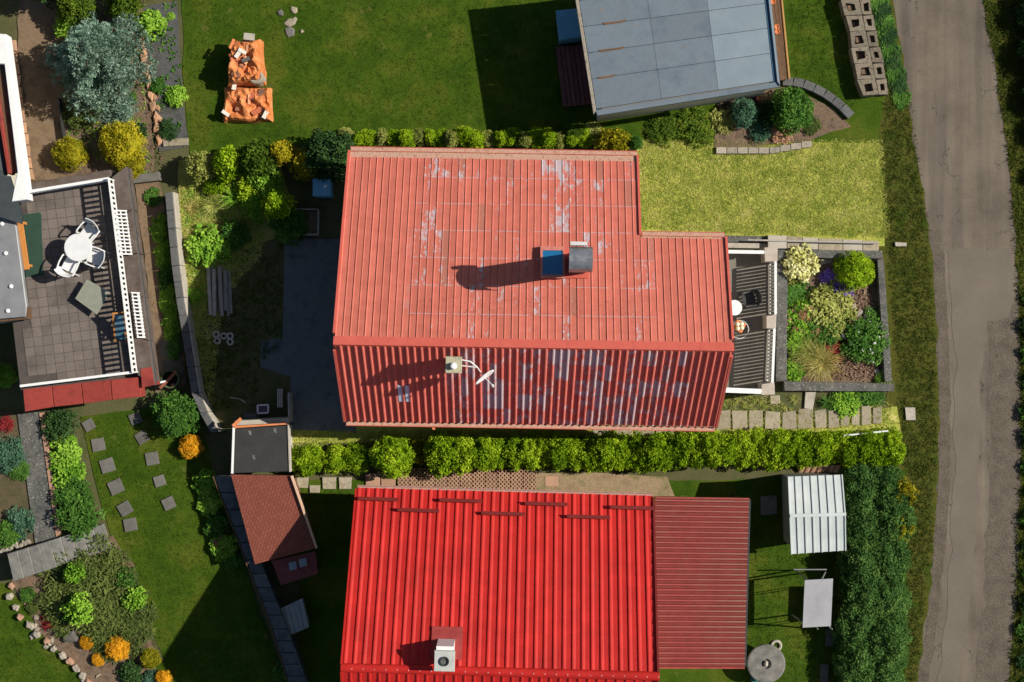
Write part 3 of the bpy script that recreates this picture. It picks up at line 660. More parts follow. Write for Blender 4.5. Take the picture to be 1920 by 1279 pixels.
for j, rr in enumerate((0.02, .16, .28, .35)):
    for k in range(ring):
        a = 2*math.pi*k/ring; d = nn*(.55*rr*rr-.02); mb.v.append(tuple(C+ax*rr*math.cos(a)+upv*rr*1.05*math.sin(a)+d))
for s_ in (0, 4):
    for j in range(3):
        for k in range(ring): a = (s_+j)*ring+k; d = (s_+j)*ring+(k+1) % ring; mb.f.append((a, d, d+ring, a+ring))
for k in range(ring): mb.f.append((3*ring+k, 3*ring+(k+1) % ring, 7*ring+(k+1) % ring, 7*ring+k))
mk('reflector', mb, G_['white'], dish, smooth=True)
mb = MB(); tip = V(923, 722, 6.35); mb.tube([C-upv*.3+nn*.03, tip], .014, 8); arm = mk('feed_arm', mb, G_['white'], dish)
mb = MB(); mb.tube([tip, tip+Vector((.03, -.05, .03))], .035, 8); mk('feed_horn', mb, G_['plastic_white'], arm)
mb = MB(); mb.tube([Bp, C-nn*.01], .018, 8); mk('mast', mb, G_['white'], dish)
# roof window set in the steep slope: two pale panes between seams
def s_xy(px, py, up):
    y = -1.
    for _ in range(30):
        z = ZR+TS*y+up; q = V(px, py, z)-R0; x = q.dot(UX); y = .5*y+.5*q.dot(UY)
    return x, y
wx0, wy0 = s_xy(741, 722, 0); wx1, wy1 = s_xy(769, 752, 0)
i0 = int(wx0/PW)+1
frs = MB()
pane_m = pm('pale_roof_pane', [(.42, .52, .62), (.55, .64, .72)], 3, 40, .1, rough=.25, bump=0, spec=.5)
rw = None
for k in range(2):
    xa = (i0+k)*PW+.012; xb = (i0+k+1)*PW-.058
    mb = MB(); lo = [hp(xa, wy0, ZR+TS*wy0+.03), hp(xb, wy0, ZR+TS*wy0+.03), hp(xb, wy1, ZR+TS*wy1+.03), hp(xa, wy1, ZR+TS*wy1+.03)]
    mb.prism3(lo, [q+ZS*.03 for q in lo]); mk('roof_pane', mb, pane_m, house)

# ---------------------------------------------------------------- terrace at the end of the faded red house
ter = thing('terrace', 'raised dark concrete terrace at the end of the faded red house', 'terrace', V(1400, 600, 0))
ZT = .85
px_prism('base', [(1335, 472), (1446, 472), (1443, 732), (1330, 734)], 0, ZT, pm('terrace_floor', [(.15, .138, .117), (.21, .19, .16)], 4, 60, .3, bump=.3), ter)
pil_m = pm('pillar_concrete', [(.36, .30, .25), (.46, .40, .34)], 5, 60, .25, bump=.4)
for q, zt in (([(1433, 464), (1458, 463), (1458, 490), (1434, 491)], 1.55), ([(1437, 590), (1456, 590), (1455, 616), (1437, 616)], 1.6), ([(1428, 718), (1452, 717), (1453, 740), (1428, 741)], 1.6)):
    px_prism('pillar', q, 0, zt, pil_m, ter)
def railing(name, label, a, b, z0, z1, pitch, mat, rail=.05, lower=True, post_every=0, bal=.022, group=None):
    """a, b: photo pixels of the handrail's ends"""
    A = V(a[0], a[1], z1); B = V(b[0], b[1], z1); d = B-A; L = d.length; d.normalize()
    t = thing(name, label, 'railing', ((A+B)/2).xy.to_3d()+Vector((0, 0, z0)), group)
    mb = MB(); mb.bar(A, B, rail, rail*.8); mk('handrail', mb, G_[mat], t)
    dn = Vector((0, 0, z0-z1))
    if lower: mb = MB(); mb.bar(A+dn+Vector((0, 0, .08)), B+dn+Vector((0, 0, .08)), .035, .035); mk('bottom_rail', mb, G_[mat], t)
    for e in (A, B): mb = MB(); mb.bar(e+dn, e+Vector((0, 0, .012)), .045, .045, Vector((0, 1, 0))); mk('post', mb, G_[mat], t)
    n = max(2, int(L/pitch)); mb = MB(); hgt = z1-z0-.11-rail*.4; mb.box((0, 0, hgt/2), (bal, min(bal, .028), hgt)); me = mesh_of('baluster', mb, G_[mat])
    for i in range(1, n): inst('baluster', me, t, Matrix.Translation(A+d*(L*i/n)+dn+Vector((0, 0, .1))) @ Matrix.Rotation(math.atan2(d.y, d.x), 4, 'Z'))
    return t
railing('railing', 'white railing panel between the two northern pillars of the concrete terrace', (1454, 491), (1454, 589), ZT, 1.85, .108, 'white', .08, bal=.082)
railing('railing', 'white railing panel of the concrete terrace ending at the path-side pillar', (1452, 617), (1448, 717), ZT, 1.85, .108, 'white', .08, bal=.082)
railing('railing', 'short white railing of the concrete terrace facing the dry lawn', (1354, 472), (1432, 473), ZT, 1.6, .105, 'white', .11, bal=.095)
railing('railing', 'short white railing of the concrete terrace facing the paver path', (1352, 731), (1427, 734), ZT, 1.6, .105, 'white', .16, bal=.095)
def round_table(name, label, px, py, z, rpx, h, mat, legs=4):
    c = V(px, py, z+h); r = rpx*(H-z-h)/F; t = thing(name, label, 'table', (c.x, c.y, z))
    mb = MB(); mb.lathe([(r*.97, h-.035), (r, h-.03), (r, h-.008), (r*.97, h), (r*.12, h-.002)], (c.x, c.y, z), 32); tp = mk('table_top', mb, G_[mat], t)
    mb = MB(); mb.lathe([(.03, -.004), (.03, .004)], (c.x, c.y, z+h+.001), 10); mk('centre_plug', mb, G_['rail_shade'], tp)
    for k in range(legs):
        a = 2*math.pi*k/legs+.6; u = Vector((math.cos(a), math.sin(a), 0)); b0 = Vector((c.x, c.y, z))
        mb = MB(); mb.tube([b0+u*r*.75+Vector((0, 0, .0)), b0+u*r*.55+Vector((0, 0, h*.6)), b0+u*r*.6+Vector((0, 0, h-.03))], .022, 6); mk('leg', mb, G_[mat], t)
    return t
round_table('garden_table', 'small round cream table half under the eave on the concrete terrace', 1377, 577, ZT, 14.5, .72, 'white')
def chair(name, label, px, py, z, rz, mat, s=1., group=None):
    c = V(px, py, z+.5); t = thing(name, label, 'chair', (c.x, c.y, z), group); m = G_[mat]
    def W(x, y, zz): return Vector((c.x+(x*math.cos(rz)-y*math.sin(rz))*s, c.y+(x*math.sin(rz)+y*math.cos(rz))*s, z+zz*s))
    mb = MB(); mb.prism3([W(-.22, -.22, .40), W(.22, -.20, .40), W(.22, .20, .40), W(-.22, .22, .40)], [W(-.21, -.21, .43), W(.22, -.19, .44), W(.22, .19, .44), W(-.21, .21, .43)]); mk('seat', mb, m, t)
    mb = MB(); n = 8
    lo = []; hi = []
    for k in range(n+1):
        y = -.25+.5*k/n; bow = .07*(1-(y/.25)**2); lo.append((-.22-bow, y)); 
    inn = [(x+.025, y) for x, y in lo]
    pr = lo+inn[::-1]
    mb.prism3([W(x, y, .44) for x, y in pr], [W(x-.10, y*1.02, .83) for x, y in pr]); mk('backrest', mb, m, t)
    for sy in (-1, 1):
        mb = MB(); mb.tube([W(-.27, sy*.26, .62), W(-.05, sy*.28, .64), W(.16, sy*.27, .63), W(.22, sy*.25, .58)], .026, 6); mk('armrest', mb, m, t)
        for sx in (-1, 1): mb = MB(); mb.tube([W(sx*.24, sy*.25, 0), W(sx*.20, sy*.23, .42), W(sx*.20+.0, sy*.26, .62 if sx > 0 else .6)], .022, 6); mk('leg', mb, m, t)
    return t
chair('garden_chair', 'dark grey garden chair beside the cream table on the concrete terrace', 1405, 560, ZT, R(195), 'dark_metal', .95)
pot = thing('flower_stand', 'orange square dish of cream balls on a wire stand on the concrete terrace', 'plant stand', V(1387, 613, ZT).xy.to_3d()+Vector((0, 0, ZT)))
pc = V(1386, 612, ZT+.45)
mb = MB(); mb.prism([pc+Vector((.24*math.cos(a), .24*math.sin(a), 0)) for a in (.3, 1.87, 3.44, 5.01)], ZT+.38, ZT+.5, .02); mk('dish', mb, G_['terra'], pot)
for dx, dy in ((-.07, .07), (.06, .08), (-.06, -.07), (.07, -.05)): 
    mb = MB(); mb.lathe([(.02, 0), (.06, .03), (.075, .07), (.055, .12), (.01, .135)], pc+Vector((dx, dy, .05)), 10); mk('ball', mb, pm('cream_ball', [(.75, .62, .42), (.82, .72, .55)], 8, 40, .1) if 'cream_ball' not in MATS else MATS['cream_ball'], pot, smooth=True)
mb = MB(); mb.tube([pc+Vector((.30*math.cos(k*.524)+.03, .30*math.sin(k*.524)-.1, -.12)) for k in range(13)], .012, 5); mk('wire_ring', mb, G_['rail_shade'], pot)
for k in range(3): a = k*2.1; mb = MB(); mb.tube([Vector((pc.x+.2*math.cos(a), pc.y+.2*math.sin(a), ZT)), pc+Vector((.14*math.cos(a), .14*math.sin(a), -.07))], .012, 5); mk('leg', mb, G_['dark_metal'], pot)

# ---------------------------------------------------------------- front flower bed with concrete borders
bed = thing('bed_border', 'dark concrete border walls around the front flower bed', 'border', V(1565, 600, 0))
sheet('bed_soil', [(1470, 475), (1655, 475), (1670, 730), (1470, 725)], 0, G_['soil'], .02, seed=20)
for q, zt in (([(1458, 468), (1654, 470), (1656, 485), (1476, 483), (1459, 491)], .32), ([(1645, 487), (1657, 487), (1673, 716), (1659, 716)], .34), ([(1470, 715), (1676, 719), (1677, 734), (1471, 733)], .33), ([(1457, 493), (1477, 486), (1475, 714), (1455, 716)], .28)):
    px_prism('border_wall', q, 0, zt, G_['conc_dark'], bed)
kerbr = thing('kerb', 'row of sandstone kerb slabs between dry lawn and flower bed', 'kerb', V(1550, 456, 0))
for k, (x0, x1) in enumerate(((1440, 1475), (1476, 1504), (1505, 1534), (1535, 1580), (1581, 1617), (1618, 1648))):
    y0 = 441+k*2; px_prism('slab', [(x0, y0), (x1, y0+1), (x1, y0+23 if k else 466), (x0, y0+23 if k else 466)], 0, .36 if k == 0 else .22-.01*k, G_['conc_pale'] if k % 2 == 0 else G_['paver'], kerbr)
px_prism('path_slab', [(1348, 441), (1438, 443), (1438, 455), (1350, 454)], 0, .20, G_['conc_dark'], kerbr); px_prism('path_slab', [(1350, 455), (1438, 456), (1438, 466), (1352, 465)], 0, .14, G_['conc_pale'], kerbr)
mb = MB(); mb.tube([V(1402, 450, .42), V(1647, 456, .30)], .028, 8); mk('pole', mb, G_['wood_grey'], None, 'thin weathered wooden pole lying across the sandstone kerb slabs', 'pole')
BG = None
plant('hydrangea', 'bush of creamy yellow blooms in the flower bed corner', 'bush', 1501, 494, 29, 'broad', 'cream', .9, z=.05)
tt = plant('hydrangea', 'low leafy plant under the creamy bloom bush', 'plant', 1490, 515, 16, 'broad', 'olive', .5, z=.05)
plant('globe_thuja', 'round clipped globe thuja in the flower bed', 'shrub', 1603, 507, 37, 'ball', 'thuja', .95)
plant('lavender', 'clump of purple lavender beside the globe thuja', 'plant', 1580, 545, 19, 'loose', 'purple', .6, stem=False)
plant('lavender', 'shaded purple lavender clump at the foot of the globe thuja', 'plant', 1555, 524, 17, 'loose', 'purple', .55, stem=False)
plant('ground_cover', 'flat green ground cover behind the creamy bloom bush', 'plant', 1500, 552, 27, 'broad', 'green', .25, stem=False)
plant('heather', 'feathery olive green shrub in the middle of the flower bed', 'shrub', 1556, 580, 44, 'loose', 'olive', .45)
plant('heather', 'second feathery green shrub next to the salmon seed heads', 'shrub', 1545, 612, 36, 'loose', 'green', .45)
plant('sedum', 'rosette plant with salmon flower heads in the flower bed', 'plant', 1505, 598, 29, 'broad', 'bright', .55, flowers='pinkbloom', fs=1.05)
plant('sedum', 'cluster of salmon pink flower heads beside the walkway wall', 'plant', 1512, 588, 15, 'loose', 'pinkbloom', 1.1, stem=False)
plant('sedum', 'salmon pink blooms next to the straw grass clump', 'plant', 1530, 618, 11, 'loose', 'pinkbloom', 1.2, stem=False)
plant('daisy_bush', 'leafy green bush dotted with white blooms by the border wall', 'bush', 1622, 640, 40, 'loose', 'green', .62, flowers='whitebloom')
plant('daisy_bush', 'smaller green bush with white blooms near the grey boulders', 'bush', 1640, 600, 22, 'loose', 'green', .5, flowers='whitebloom')
plant('ornamental_grass', 'straw yellow arching ornamental grass clump in the flower bed', 'grass', 1540, 680, 58, 'fine', 'straw', .6)
plant('ornamental_grass', 'olive arching grass clump beside the straw grass', 'grass', 1516, 662, 48, 'fine', 'olive', .7)
plant('leafy_plant', 'bright green leafy plant along the walkway wall', 'plant', 1492, 645, 20, 'broad', 'bright', .7)
plant('leafy_plant', 'bright green leafy plant in the bed corner by the paver path', 'plant', 1488, 695, 18, 'broad', 'bright', .7)
plant('barberry', 'small dark red barberry beside the straw grass', 'shrub', 1562, 648, 16, 'loose', 'red', .8)
plant('barberry', 'lower red leafed plant above the pale flat boulder', 'plant', 1568, 668, 12, 'loose', 'red', .6)
plant('flower_tuft', 'small yellow flowering tuft in the bed corner', 'plant', 1656, 712, 14, 'loose', 'bright', .8, flowers='cream')
for i, (x, y, a, b_, h_, l) in enumerate(((1543, 693, 11, 15, .18, 'pale upright boulder between grass clump and mulch'), (1606, 588, 11, 8, .2, 'grey boulder behind the white flowering bush'), (1622, 597, 15, 6, .16, 'long brown split rock behind the white flowering bush'), (1644, 697, 8, 7, .15, 'round grey stone beside the yellow flowering tuft'), (1596, 574, 9, 8, .14, 'small brown rock under the olive shrub'), (1550, 488, 16, 8, .14, 'shaded flat rock beside the creamy bloom bush'))):
    stone('boulder', l, 'rock', x, y, a, b_, h_, rz=i*.7)
def chips(name, label, cat, pts, dens, L, mat, seed, z=.03):
    return grass(name, label, cat, pts, dens, L, mat, z=z, seed=seed, blades=2, width=.22)
chips('mulch', 'brown bark mulch strewn over the front flower bed', 'mulch', [(1555, 540), (1650, 530), (1660, 712), (1560, 712)], 220, .09, 'mulch', 5, .075)

# ---------------------------------------------------------------- paver path, plants beside it, hedge
path = thing('paver_path', 'row of square sandstone pavers along the clipped hedge', 'path', V(1500, 790, 0))
xb = [1311, 1341, 1371, 1402, 1432, 1464, 1494, 1526, 1551, 1574, 1594, 1613, 1634, 1655]
for i in range(len(xb)-1):
    yo = -max(0, i-5)*1.3; px_prism('paver', [(xb[i]+1.5+prnd.uniform(-.5, 2), 771+yo+prnd.uniform(-3, 4)), (xb[i+1]-1.5, 770+yo+prnd.uniform(-3, 3)), (xb[i+1]-1.5+(i % 3)-1, 804+yo), (xb[i]+1.5+prnd.uniform(0, 3), 805+yo+prnd.uniform(-3, 3))], 0, .085+.006*(i % 3), G_['paver'], path)
for i, x in enumerate((1112, 1150, 1190, 1230, 1272)): px_prism('paver', [(x, 799), (x+36, 798), (x+36, 815), (x, 815)], 0, .082, G_['paver'], path)
px_prism('paver', [(1444, 742), (1462, 741), (1463, 757), (1445, 758)], 0, .08, G_['paver'], path)
px_prism('paver', [(1510, 735), (1530, 735), (1524, 768), (1508, 766)], 0, .083, G_['conc_pale'], path)
plant('lily', 'strappy green lily clump between border wall and pavers', 'plant', 1552, 755, 26, 'blades', 'green', .8)
plant('leafy_plant', 'bright leafy clump below the border wall beside the lily', 'plant', 1585, 755, 24, 'broad', 'bright', .5)
plant('leafy_plant', 'dark leafy clump at the road end of the border wall', 'plant', 1632, 745, 24, 'broad', 'green', .4, ey=.6)
plant('dry_clump', 'dry olive weeds by the terrace corner pillar', 'weeds', 1490, 748, 16, 'blades', 'olive', .5)
HD = [(575, 861, 29), (629, 858, 25), (668, 857, 25), (735, 853, 37)]
for i, (x, y, r) in enumerate(HD):
    plant('thuja_shrub', ['compact green thuja beside the black roofed shed', 'green thuja second from the black roofed shed', 'green thuja third from the black roofed shed', 'broad green thuja next to the golden shrub'][i], 'shrub', x, y+3, r, 'hedge', 'thuja', 1.1)
plant('golden_shrub', 'golden yellow shrub between green thujas of the long hedge', 'shrub', 788, 848, 20, 'loose', 'gold', 1.4)
hx = 830; hi_ = 0
while hx < 1675:
    t_ = (hx-830)/845; r = 29 if hx < 900 else 25
    plant('thuja_shrub', 'clipped bright green thuja in the long hedge along the paver path', 'shrub', hx, 851-12*t_+prnd.uniform(-3, 3), r*prnd.uniform(.95, 1.12), 'hedge', 'thuja', prnd.uniform(1.1, 1.4), ey=prnd.uniform(1.15, 1.35), group='thujas of the long hedge')
    r *= 1-.12*t_; hx += prnd.uniform(25, 31) if hx > 900 else 40
plant('golden_shrub', 'golden shrub closing the long hedge at the road verge', 'shrub', 1672, 850, 20, 'loose', 'gold', 1.2)
for x, y, l in ((1600, 812, 'light'),):
    mb = MB(); mb.tube([V(1582, 817, .9), V(1665, 808, .8)], .03, 6); mk('plastic_pipe', mb, G_['plastic_white'], None, 'white plastic pipe lying on top of the long hedge', 'pipe')
grass('grass_tufts', 'dry yellow grass covering the strip between house and hedge', 'grass', [(548, 808), (1345, 806), (1345, 835), (548, 838)], 260, .07, 'grass_dry', .06, 3)
grass('grass_tufts', 'dry yellow grass of the lawn beside the faded red house', 'grass', [(1200, 262), (1655, 264), (1668, 446), (1440, 440), (1345, 438), (1200, 428)], 420, .075, 'grass_dry', .02, 4)
grass('grass_tufts', 'dry grass growing around the sandstone pavers', 'grass', [(1345, 740), (1440, 744), (1500, 770), (1670, 752), (1680, 800), (1345, 812)], 230, .07, 'grass_dry', .06, 5)

# ---------------------------------------------------------------- thuja row behind the house, stone edging
for i, x in enumerate((648, 671, 690, 716, 738, 760, 783, 806, 826, 846, 872, 892, 916, 938, 960, 984, 1006, 1028, 1048, 1072, 1094)):
    plant('thuja_shrub', 'small upright green thuja in the row behind the faded red eave' if i % 3 else 'small olive toned thuja in the row behind the faded red eave', 'shrub', x, 255+(i*5 % 7), 15+(i*7 % 6), 'thuja' if i % 2 else 'hedge', 'thuja' if i % 3 else 'olive', .95+.1*(i*3 % 4), group='thuja row behind the house', zc=.8)
plant('golden_shrub', 'wide golden green conifer touching the faded red eave corner', 'shrub', 1150, 270, 30, 'loose', 'gold', 1.5, zc=.8)
plant('climber', 'narrow green conifer at the eave corner by the dry lawn', 'shrub', 1192, 268, 15, 'thuja', 'green', 1.3)
edg = thing('stone_edging', 'curved row of flat edging stones at the far side of the dry lawn', 'edging', V(1430, 283, 0))
ex = 1343
for i in range(9):
    x1 = ex+20; y = 283-(0 if i < 5 else (i-5)*3.5); px_prism('edging_stone', [(ex, y-7), (x1-1, y-7-(1.5 if i > 4 else 0)), (x1-1, y+5-(2 if i > 4 else 0)), (ex, y+5)], 0, .14+.01*(i % 2), G_['stone'], edg); ex = x1

# ---------------------------------------------------------------- backyard of the faded red house
gw = thing('garden_wall', 'low plastered garden wall with grey coping behind the backyard', 'wall', V(345, 560, 0))
WLL = [(x-10, y) for x, y in ((314, 362), (320, 430), (327, 500), (335, 560), (346, 625), (356, 690), (364, 738), (380, 775), (400, 812))]
cop_m = pm('wall_coping', [(.06, .062, .062), (.11, .11, .108), (.085, .085, .083)], 5, 60, .35, bump=.4, rnd=.12)
for i in range(len(WLL)-1):
    (x0, y0), (x1, y1) = WLL[i], WLL[i+1]; w0 = 13; x0 += 5; x1 += 5
    n = 2 if i < 6 else 1
    for k in range(n):
        xa = x0+(x1-x0)*k/n; ya = y0+(y1-y0)*k/n; xc = x0+(x1-x0)*(k+1)/n; yc = y0+(y1-y0)*(k+1)/n-1
        px_prism('coping_block', [(xa, ya), (xa+w0, ya-2), (xc+w0, yc-2), (xc, yc)], .62, .74, cop_m, gw)
    px_prism('plaster_edge', [(x0+w0+1, y0-2), (x0+w0+4, y0-2), (x1+w0+4, y1-3), (x1+w0+1, y1-3)], 0, .66, G_['white'] if 'wl' in MATS else G_['conc_pale'], gw)
    mb = MB(); mb.prism(VV([(x0+3, y0), (x0+w0-.5, y0), (x1+w0-.5, y1-1), (x1+3, y1-1)], .62), 0, .62); mk('wall_body', mb, G_['conc_dark'], gw)
shed = thing('shed', 'small shed with flat black felt roof and pale trim', 'shed', V(488, 845, 0))
px_prism('wall', [(444, 806), (536, 801), (537, 882), (442, 884)], 0, 1.4, G_['wall'], shed, 0)
felt = pm('black_felt', [(.028, .028, .029), (.042, .042, .042)], 2, 70, .4, bump=.4, spots=(5, .72, (.13, .12, .11)))
px_prism('roof', [(441, 804), (538, 798), (541, 884), (438, 887)], 1.4, 1.52, felt, shed)
for q, mm in (([(436, 800), (440, 800), (437, 888), (433, 888)], 'white'), ([(539, 795), (542, 795), (545, 885), (542, 885)], 'conc_pale'), ([(438, 799), (540, 793), (540, 796), (438, 803)], 'terra')): px_prism('trim', q, 1.3, 1.56, G_[mm], shed, .005)
px_prism('ledge', [(441, 789), (540, 784), (540, 793), (440, 798)], 0, 1.1, G_['conc_pale'], shed)
mb = MB(); mb.bar(V(437, 799, 1.6), V(452, 785, 1.6), .1, .08); mk('roof_spar', mb, G_['terra'], shed)
for i, (x, y) in enumerate(((475, 858), (468, 812), (515, 808))): px_prism('felt_scrap', [(x-3, y-4), (x+2, y-5), (x+4, y+4), (x-1, y+3)], 1.52, 1.532, G_['slab'], shed, 0)
# tarp over the ledge
def crumple(name, pts, h, m, seed, nx=26, amp=.12, plateau=.14, z=0., parent=None, fr=3.2, **k):
    P = VV(pts, z+h); mb = MB()
    for j in range(nx+1):
        for i in range(nx+1):
            u, v = i/nx, j/nx; p = P[0].lerp(P[1], u).lerp(P[3].lerp(P[2], u), v)
            e = min(u, 1-u, v, 1-v); pl = min(1, e/plateau) if plateau else 1
            a = mnoise.noise(Vector((p.x*fr, p.y*fr, seed))); b_ = abs(mnoise.noise(Vector((p.x*fr*1.7+5, p.y*fr*1.7, seed))))
            zz = z+h*pl**.5+(amp*a-amp*.9*b_)*(.3+.7*pl); w = mnoise.noise_vector(Vector((p.x*2.5, p.y*2.5, seed+3)))*.06
            if e < 1e-6: zz = z+.01
            mb.v.append((p.x+w.x, p.y+w.y, max(z+.01, zz)))
    for j in range(nx):
        for i in range(nx): a = j*(nx+1)+i; mb.f.append((a, a+1, a+nx+2, a+nx+1))
    o = mk(name, mb, m, parent, **k); return o
crumple('tarp', [(452, 769), (484, 775), (488, 788), (456, 786)], .25, G_['conc_dark'], 4, 14, .05, label='grey crumpled tarp beside the black roofed shed', cat='tarp')
cr = thing('crate', 'small dark crate with white rim beside the black roofed shed', 'crate', V(493, 767, 0))
mb = MB(); mb.prism(VV([(484, 761), (502, 760), (502, 773), (484, 774)], .4), 0, .34, .01); mk('box', mb, pm('purple_plastic', [(.10, .06, .10), (.14, .09, .13)], 5, 40, .2), cr)
for a, b_ in (((483, 760), (503, 759)), ((503, 759), (503, 774)), ((503, 774), (483, 775)), ((483, 775), (483, 760))):
    mb = MB(); mb.bar(V(a[0], a[1], .36), V(b_[0], b_[1], .36), .05, .04); mk('rim', mb, G_['white'], cr)
bn = thing('bench', 'narrow pale slatted bench standing on the yard slab edge', 'bench', V(524, 745, 0))
for k in range(3): px_prism('slat', [(519.5+k*3.6, 729), (522.5+k*3.6, 729), (522.5+k*3.6, 764), (519.5+k*3.6, 764)], .40, .44, G_['conc_pale'], bn, .004)
for y in (733, 760): px_prism('leg', [(520.5, y-2), (528.5, y-2), (528.5, y+2), (520.5, y+2)], 0, .40, G_['wood_grey'], bn, 0)
mb = MB(); mb.bar(V(544, 736, .35), V(545, 785, .35), .06, .7); mk('board', mb, G_['wood_grey'], None, 'grey board standing on edge near the slatted bench', 'board')
mb = MB(); mb.tube([V(430, 745, .03), V(450, 748, .04), V(461, 755, .03)], .02, 6); mk('hose', mb, G_['conc_pale'], None, 'short pale hose lying on the grass near the shed', 'hose')
pr_ = random.Random(5)
for i in range(12):
    x = 390+i*3.6; layer = 0 if i % 3 else 1; mb = MB(); y0 = 492+pr_.uniform(-3, 8)+(0 if i < 3 else 8); y1 = 588+pr_.uniform(-8, 6)
    mb.bar(V(x, y0, .05+.07*layer), V(x+pr_.uniform(1, 6), y1, .05+.07*layer), .085 if layer == 0 else .11, .05); mk('plank', mb, G_['wood_grey'], None, 'weathered grey plank in the loose pile on the backyard grass', 'plank', 'planks piled in the backyard')
for i, (x, y) in enumerate(((405, 627), (419, 630), (431, 630), (407, 639), (431, 641))):
    mb = MB(); c = V(x, y, .18); n = 14
    for rr, zz in ((.115, 0), (.125, .16), (.105, .18), (.06, .18), (.055, 0)):
        for k in range(n): a = 6.283*k/n; wv = 1+.06*math.cos(6*a); mb.v.append((c.x+rr*wv*math.cos(a), c.y+rr*wv*math.sin(a), zz))
    for r in range(5):
        for k in range(n): a = r*n+k; d = r*n+(k+1) % n; mb.f.append((a, d, ((r+1) % 5)*n+(k+1) % n, ((r+1) % 5)*n+k))
    mk('ring_block', mb, G_['conc_pale'], None, 'pale ring shaped concrete block on the shaded backyard grass', 'block', 'ring blocks in the backyard')
bin_ = thing('storage_box', 'blue plastic box with lid in the shade beside the house', 'box', V(602, 350, 0))
bluem = pm('blue_plastic', [(.10, .28, .42), (.14, .34, .48)], 4, 40, .1, rough=.5, bump=.05)
px_prism('body', [(588, 337), (619, 337), (620, 367), (588, 367)], 0, .85, bluem, bin_); px_prism('lid', [(586, 335), (620, 335), (621, 368), (586, 368)], .85, .92, bluem, bin_, .02)
px_prism('handle', [(606, 349), (611, 346), (613, 350), (608, 353)], .92, .95, G_['white'], bin_, .004)
rb = thing('raised_bed', 'wooden framed raised bed against the column conifer', 'planter', V(575, 415, 0))
for a, b_ in (((550, 393), (598, 393)), ((598, 393), (597, 440)), ((597, 440), (550, 440)), ((550, 440), (550, 393))):
    mb = MB(); mb.bar(V(a[0], a[1], .15), V(b_[0], b_[1], .15), .05, .3); mk('board', mb, G_['wood_grey'], rb)
px_prism('soil', [(552, 395), (596, 395), (595, 438), (552, 438)], 0, .2, G_['soil'], rb, 0)
for a in ((375, 312, 26, 'thuja', 'olive', 1.0, 'olive conifer at the wall end of the backyard hedge'), (432, 306, 30, 'thuja', 'thuja', 1.1, 'green conifer in the backyard hedge beside the olive one'), (480, 298, 34, 'thuja', 'thuja_dark', 1.1, 'dull green conifer left of the golden column'), (527, 287, 20, 'thuja', 'gold', 1.7, 'golden column conifer of the backyard hedge'), (500, 340, 24, 'loose', 'bright', 1.2, 'bright green bush under the golden column'), (572, 304, 27, 'thuja', 'gold', .9, 'golden tipped conifer beside the blue box'),
          (615, 288, 36, 'hedge', 'dark', 1.2, 'dark green conifer at the shaded house corner'), (520, 385, 26, 'thuja', 'thuja', 1.6, 'tall column conifer beside the raised bed'), (540, 420, 27, 'hedge', 'green', 1.0, 'round green conifer against the raised bed')):
    plant('conifer', a[6], 'conifer', a[0], a[1], a[2]*1.22, a[3], a[4], a[5])
for a in ((390, 465, 34, 'broad', 'bright', .7, 'bright leafy bush above the plank pile', 'bush'), (362, 557, 14, 'broad', 'bright', .8, 'small leafy plant growing at the garden wall', 'plant'), (440, 370, 40, 'blades', 'bright', .7, 'tall bright green weeds on the backyard bank', 'weeds'), (400, 385, 38, 'blades', 'olive', .6, 'olive weeds along the garden wall end', 'weeds'), (455, 410, 34, 'blades', 'olive', .7, 'olive green weeds beside the tall conifer', 'weeds'), (415, 425, 32, 'blades', 'straw', .35, 'dry straw tuft among the backyard weeds', 'grass'), (470, 350, 26, 'loose', 'thuja', 1., 'yellow-green bush under the dull green conifer', 'bush'), (405, 340, 24, 'loose', 'thuja', .9, 'yellow-green bush below the backyard hedge conifers', 'bush'), (440, 440, 24, 'broad', 'green', .8, 'leafy green clump beside the dry straw tuft', 'bush'), (480, 385, 26, 'loose', 'bright', .8, 'light green bush between weeds and tall conifer', 'bush'), (365, 440, 24, 'blades', 'straw', .5, 'straw coloured weeds against the garden wall', 'weeds'), (370, 500, 22, 'blades', 'olive', .5, 'olive weeds between wall and plank pile', 'weeds'), (360, 390, 24, 'blades', 'straw', .55, 'yellowed weeds at the garden wall corner', 'weeds')):
    plant('garden_plant', a[6], a[7], *a[:6])
grass('grass_tufts', 'shaggy grass on the backyard bank', 'grass', [(340, 345), (500, 330), (500, 420), (455, 640), (440, 790), (400, 790), (370, 650), (352, 480)], 320, .09, 'grass_dry', .03, 11, holes=([(420, 560), (560, 400), (560, 900), (380, 900)],))
grass('weeds', 'tall green weeds spread over the sunny backyard bank', 'weeds', [(342, 345), (490, 335), (490, 420), (430, 500), (370, 600), (352, 480)], 40, .17, 'bright', .03, 13, blades=7, width=.06)
grass('weeds', 'olive weeds mixed through the sunny backyard bank', 'weeds', [(342, 345), (490, 335), (490, 420), (430, 500), (370, 600), (352, 480)], 50, .16, 'olive', .03, 14, blades=7, width=.07)
grass('grass_tufts', 'short grass on the shaded backyard ground', 'grass', [(420, 560), (530, 450), (530, 640), (485, 690), (480, 760), (400, 770), (380, 700)], 120, .08, 'grass', .03, 12)

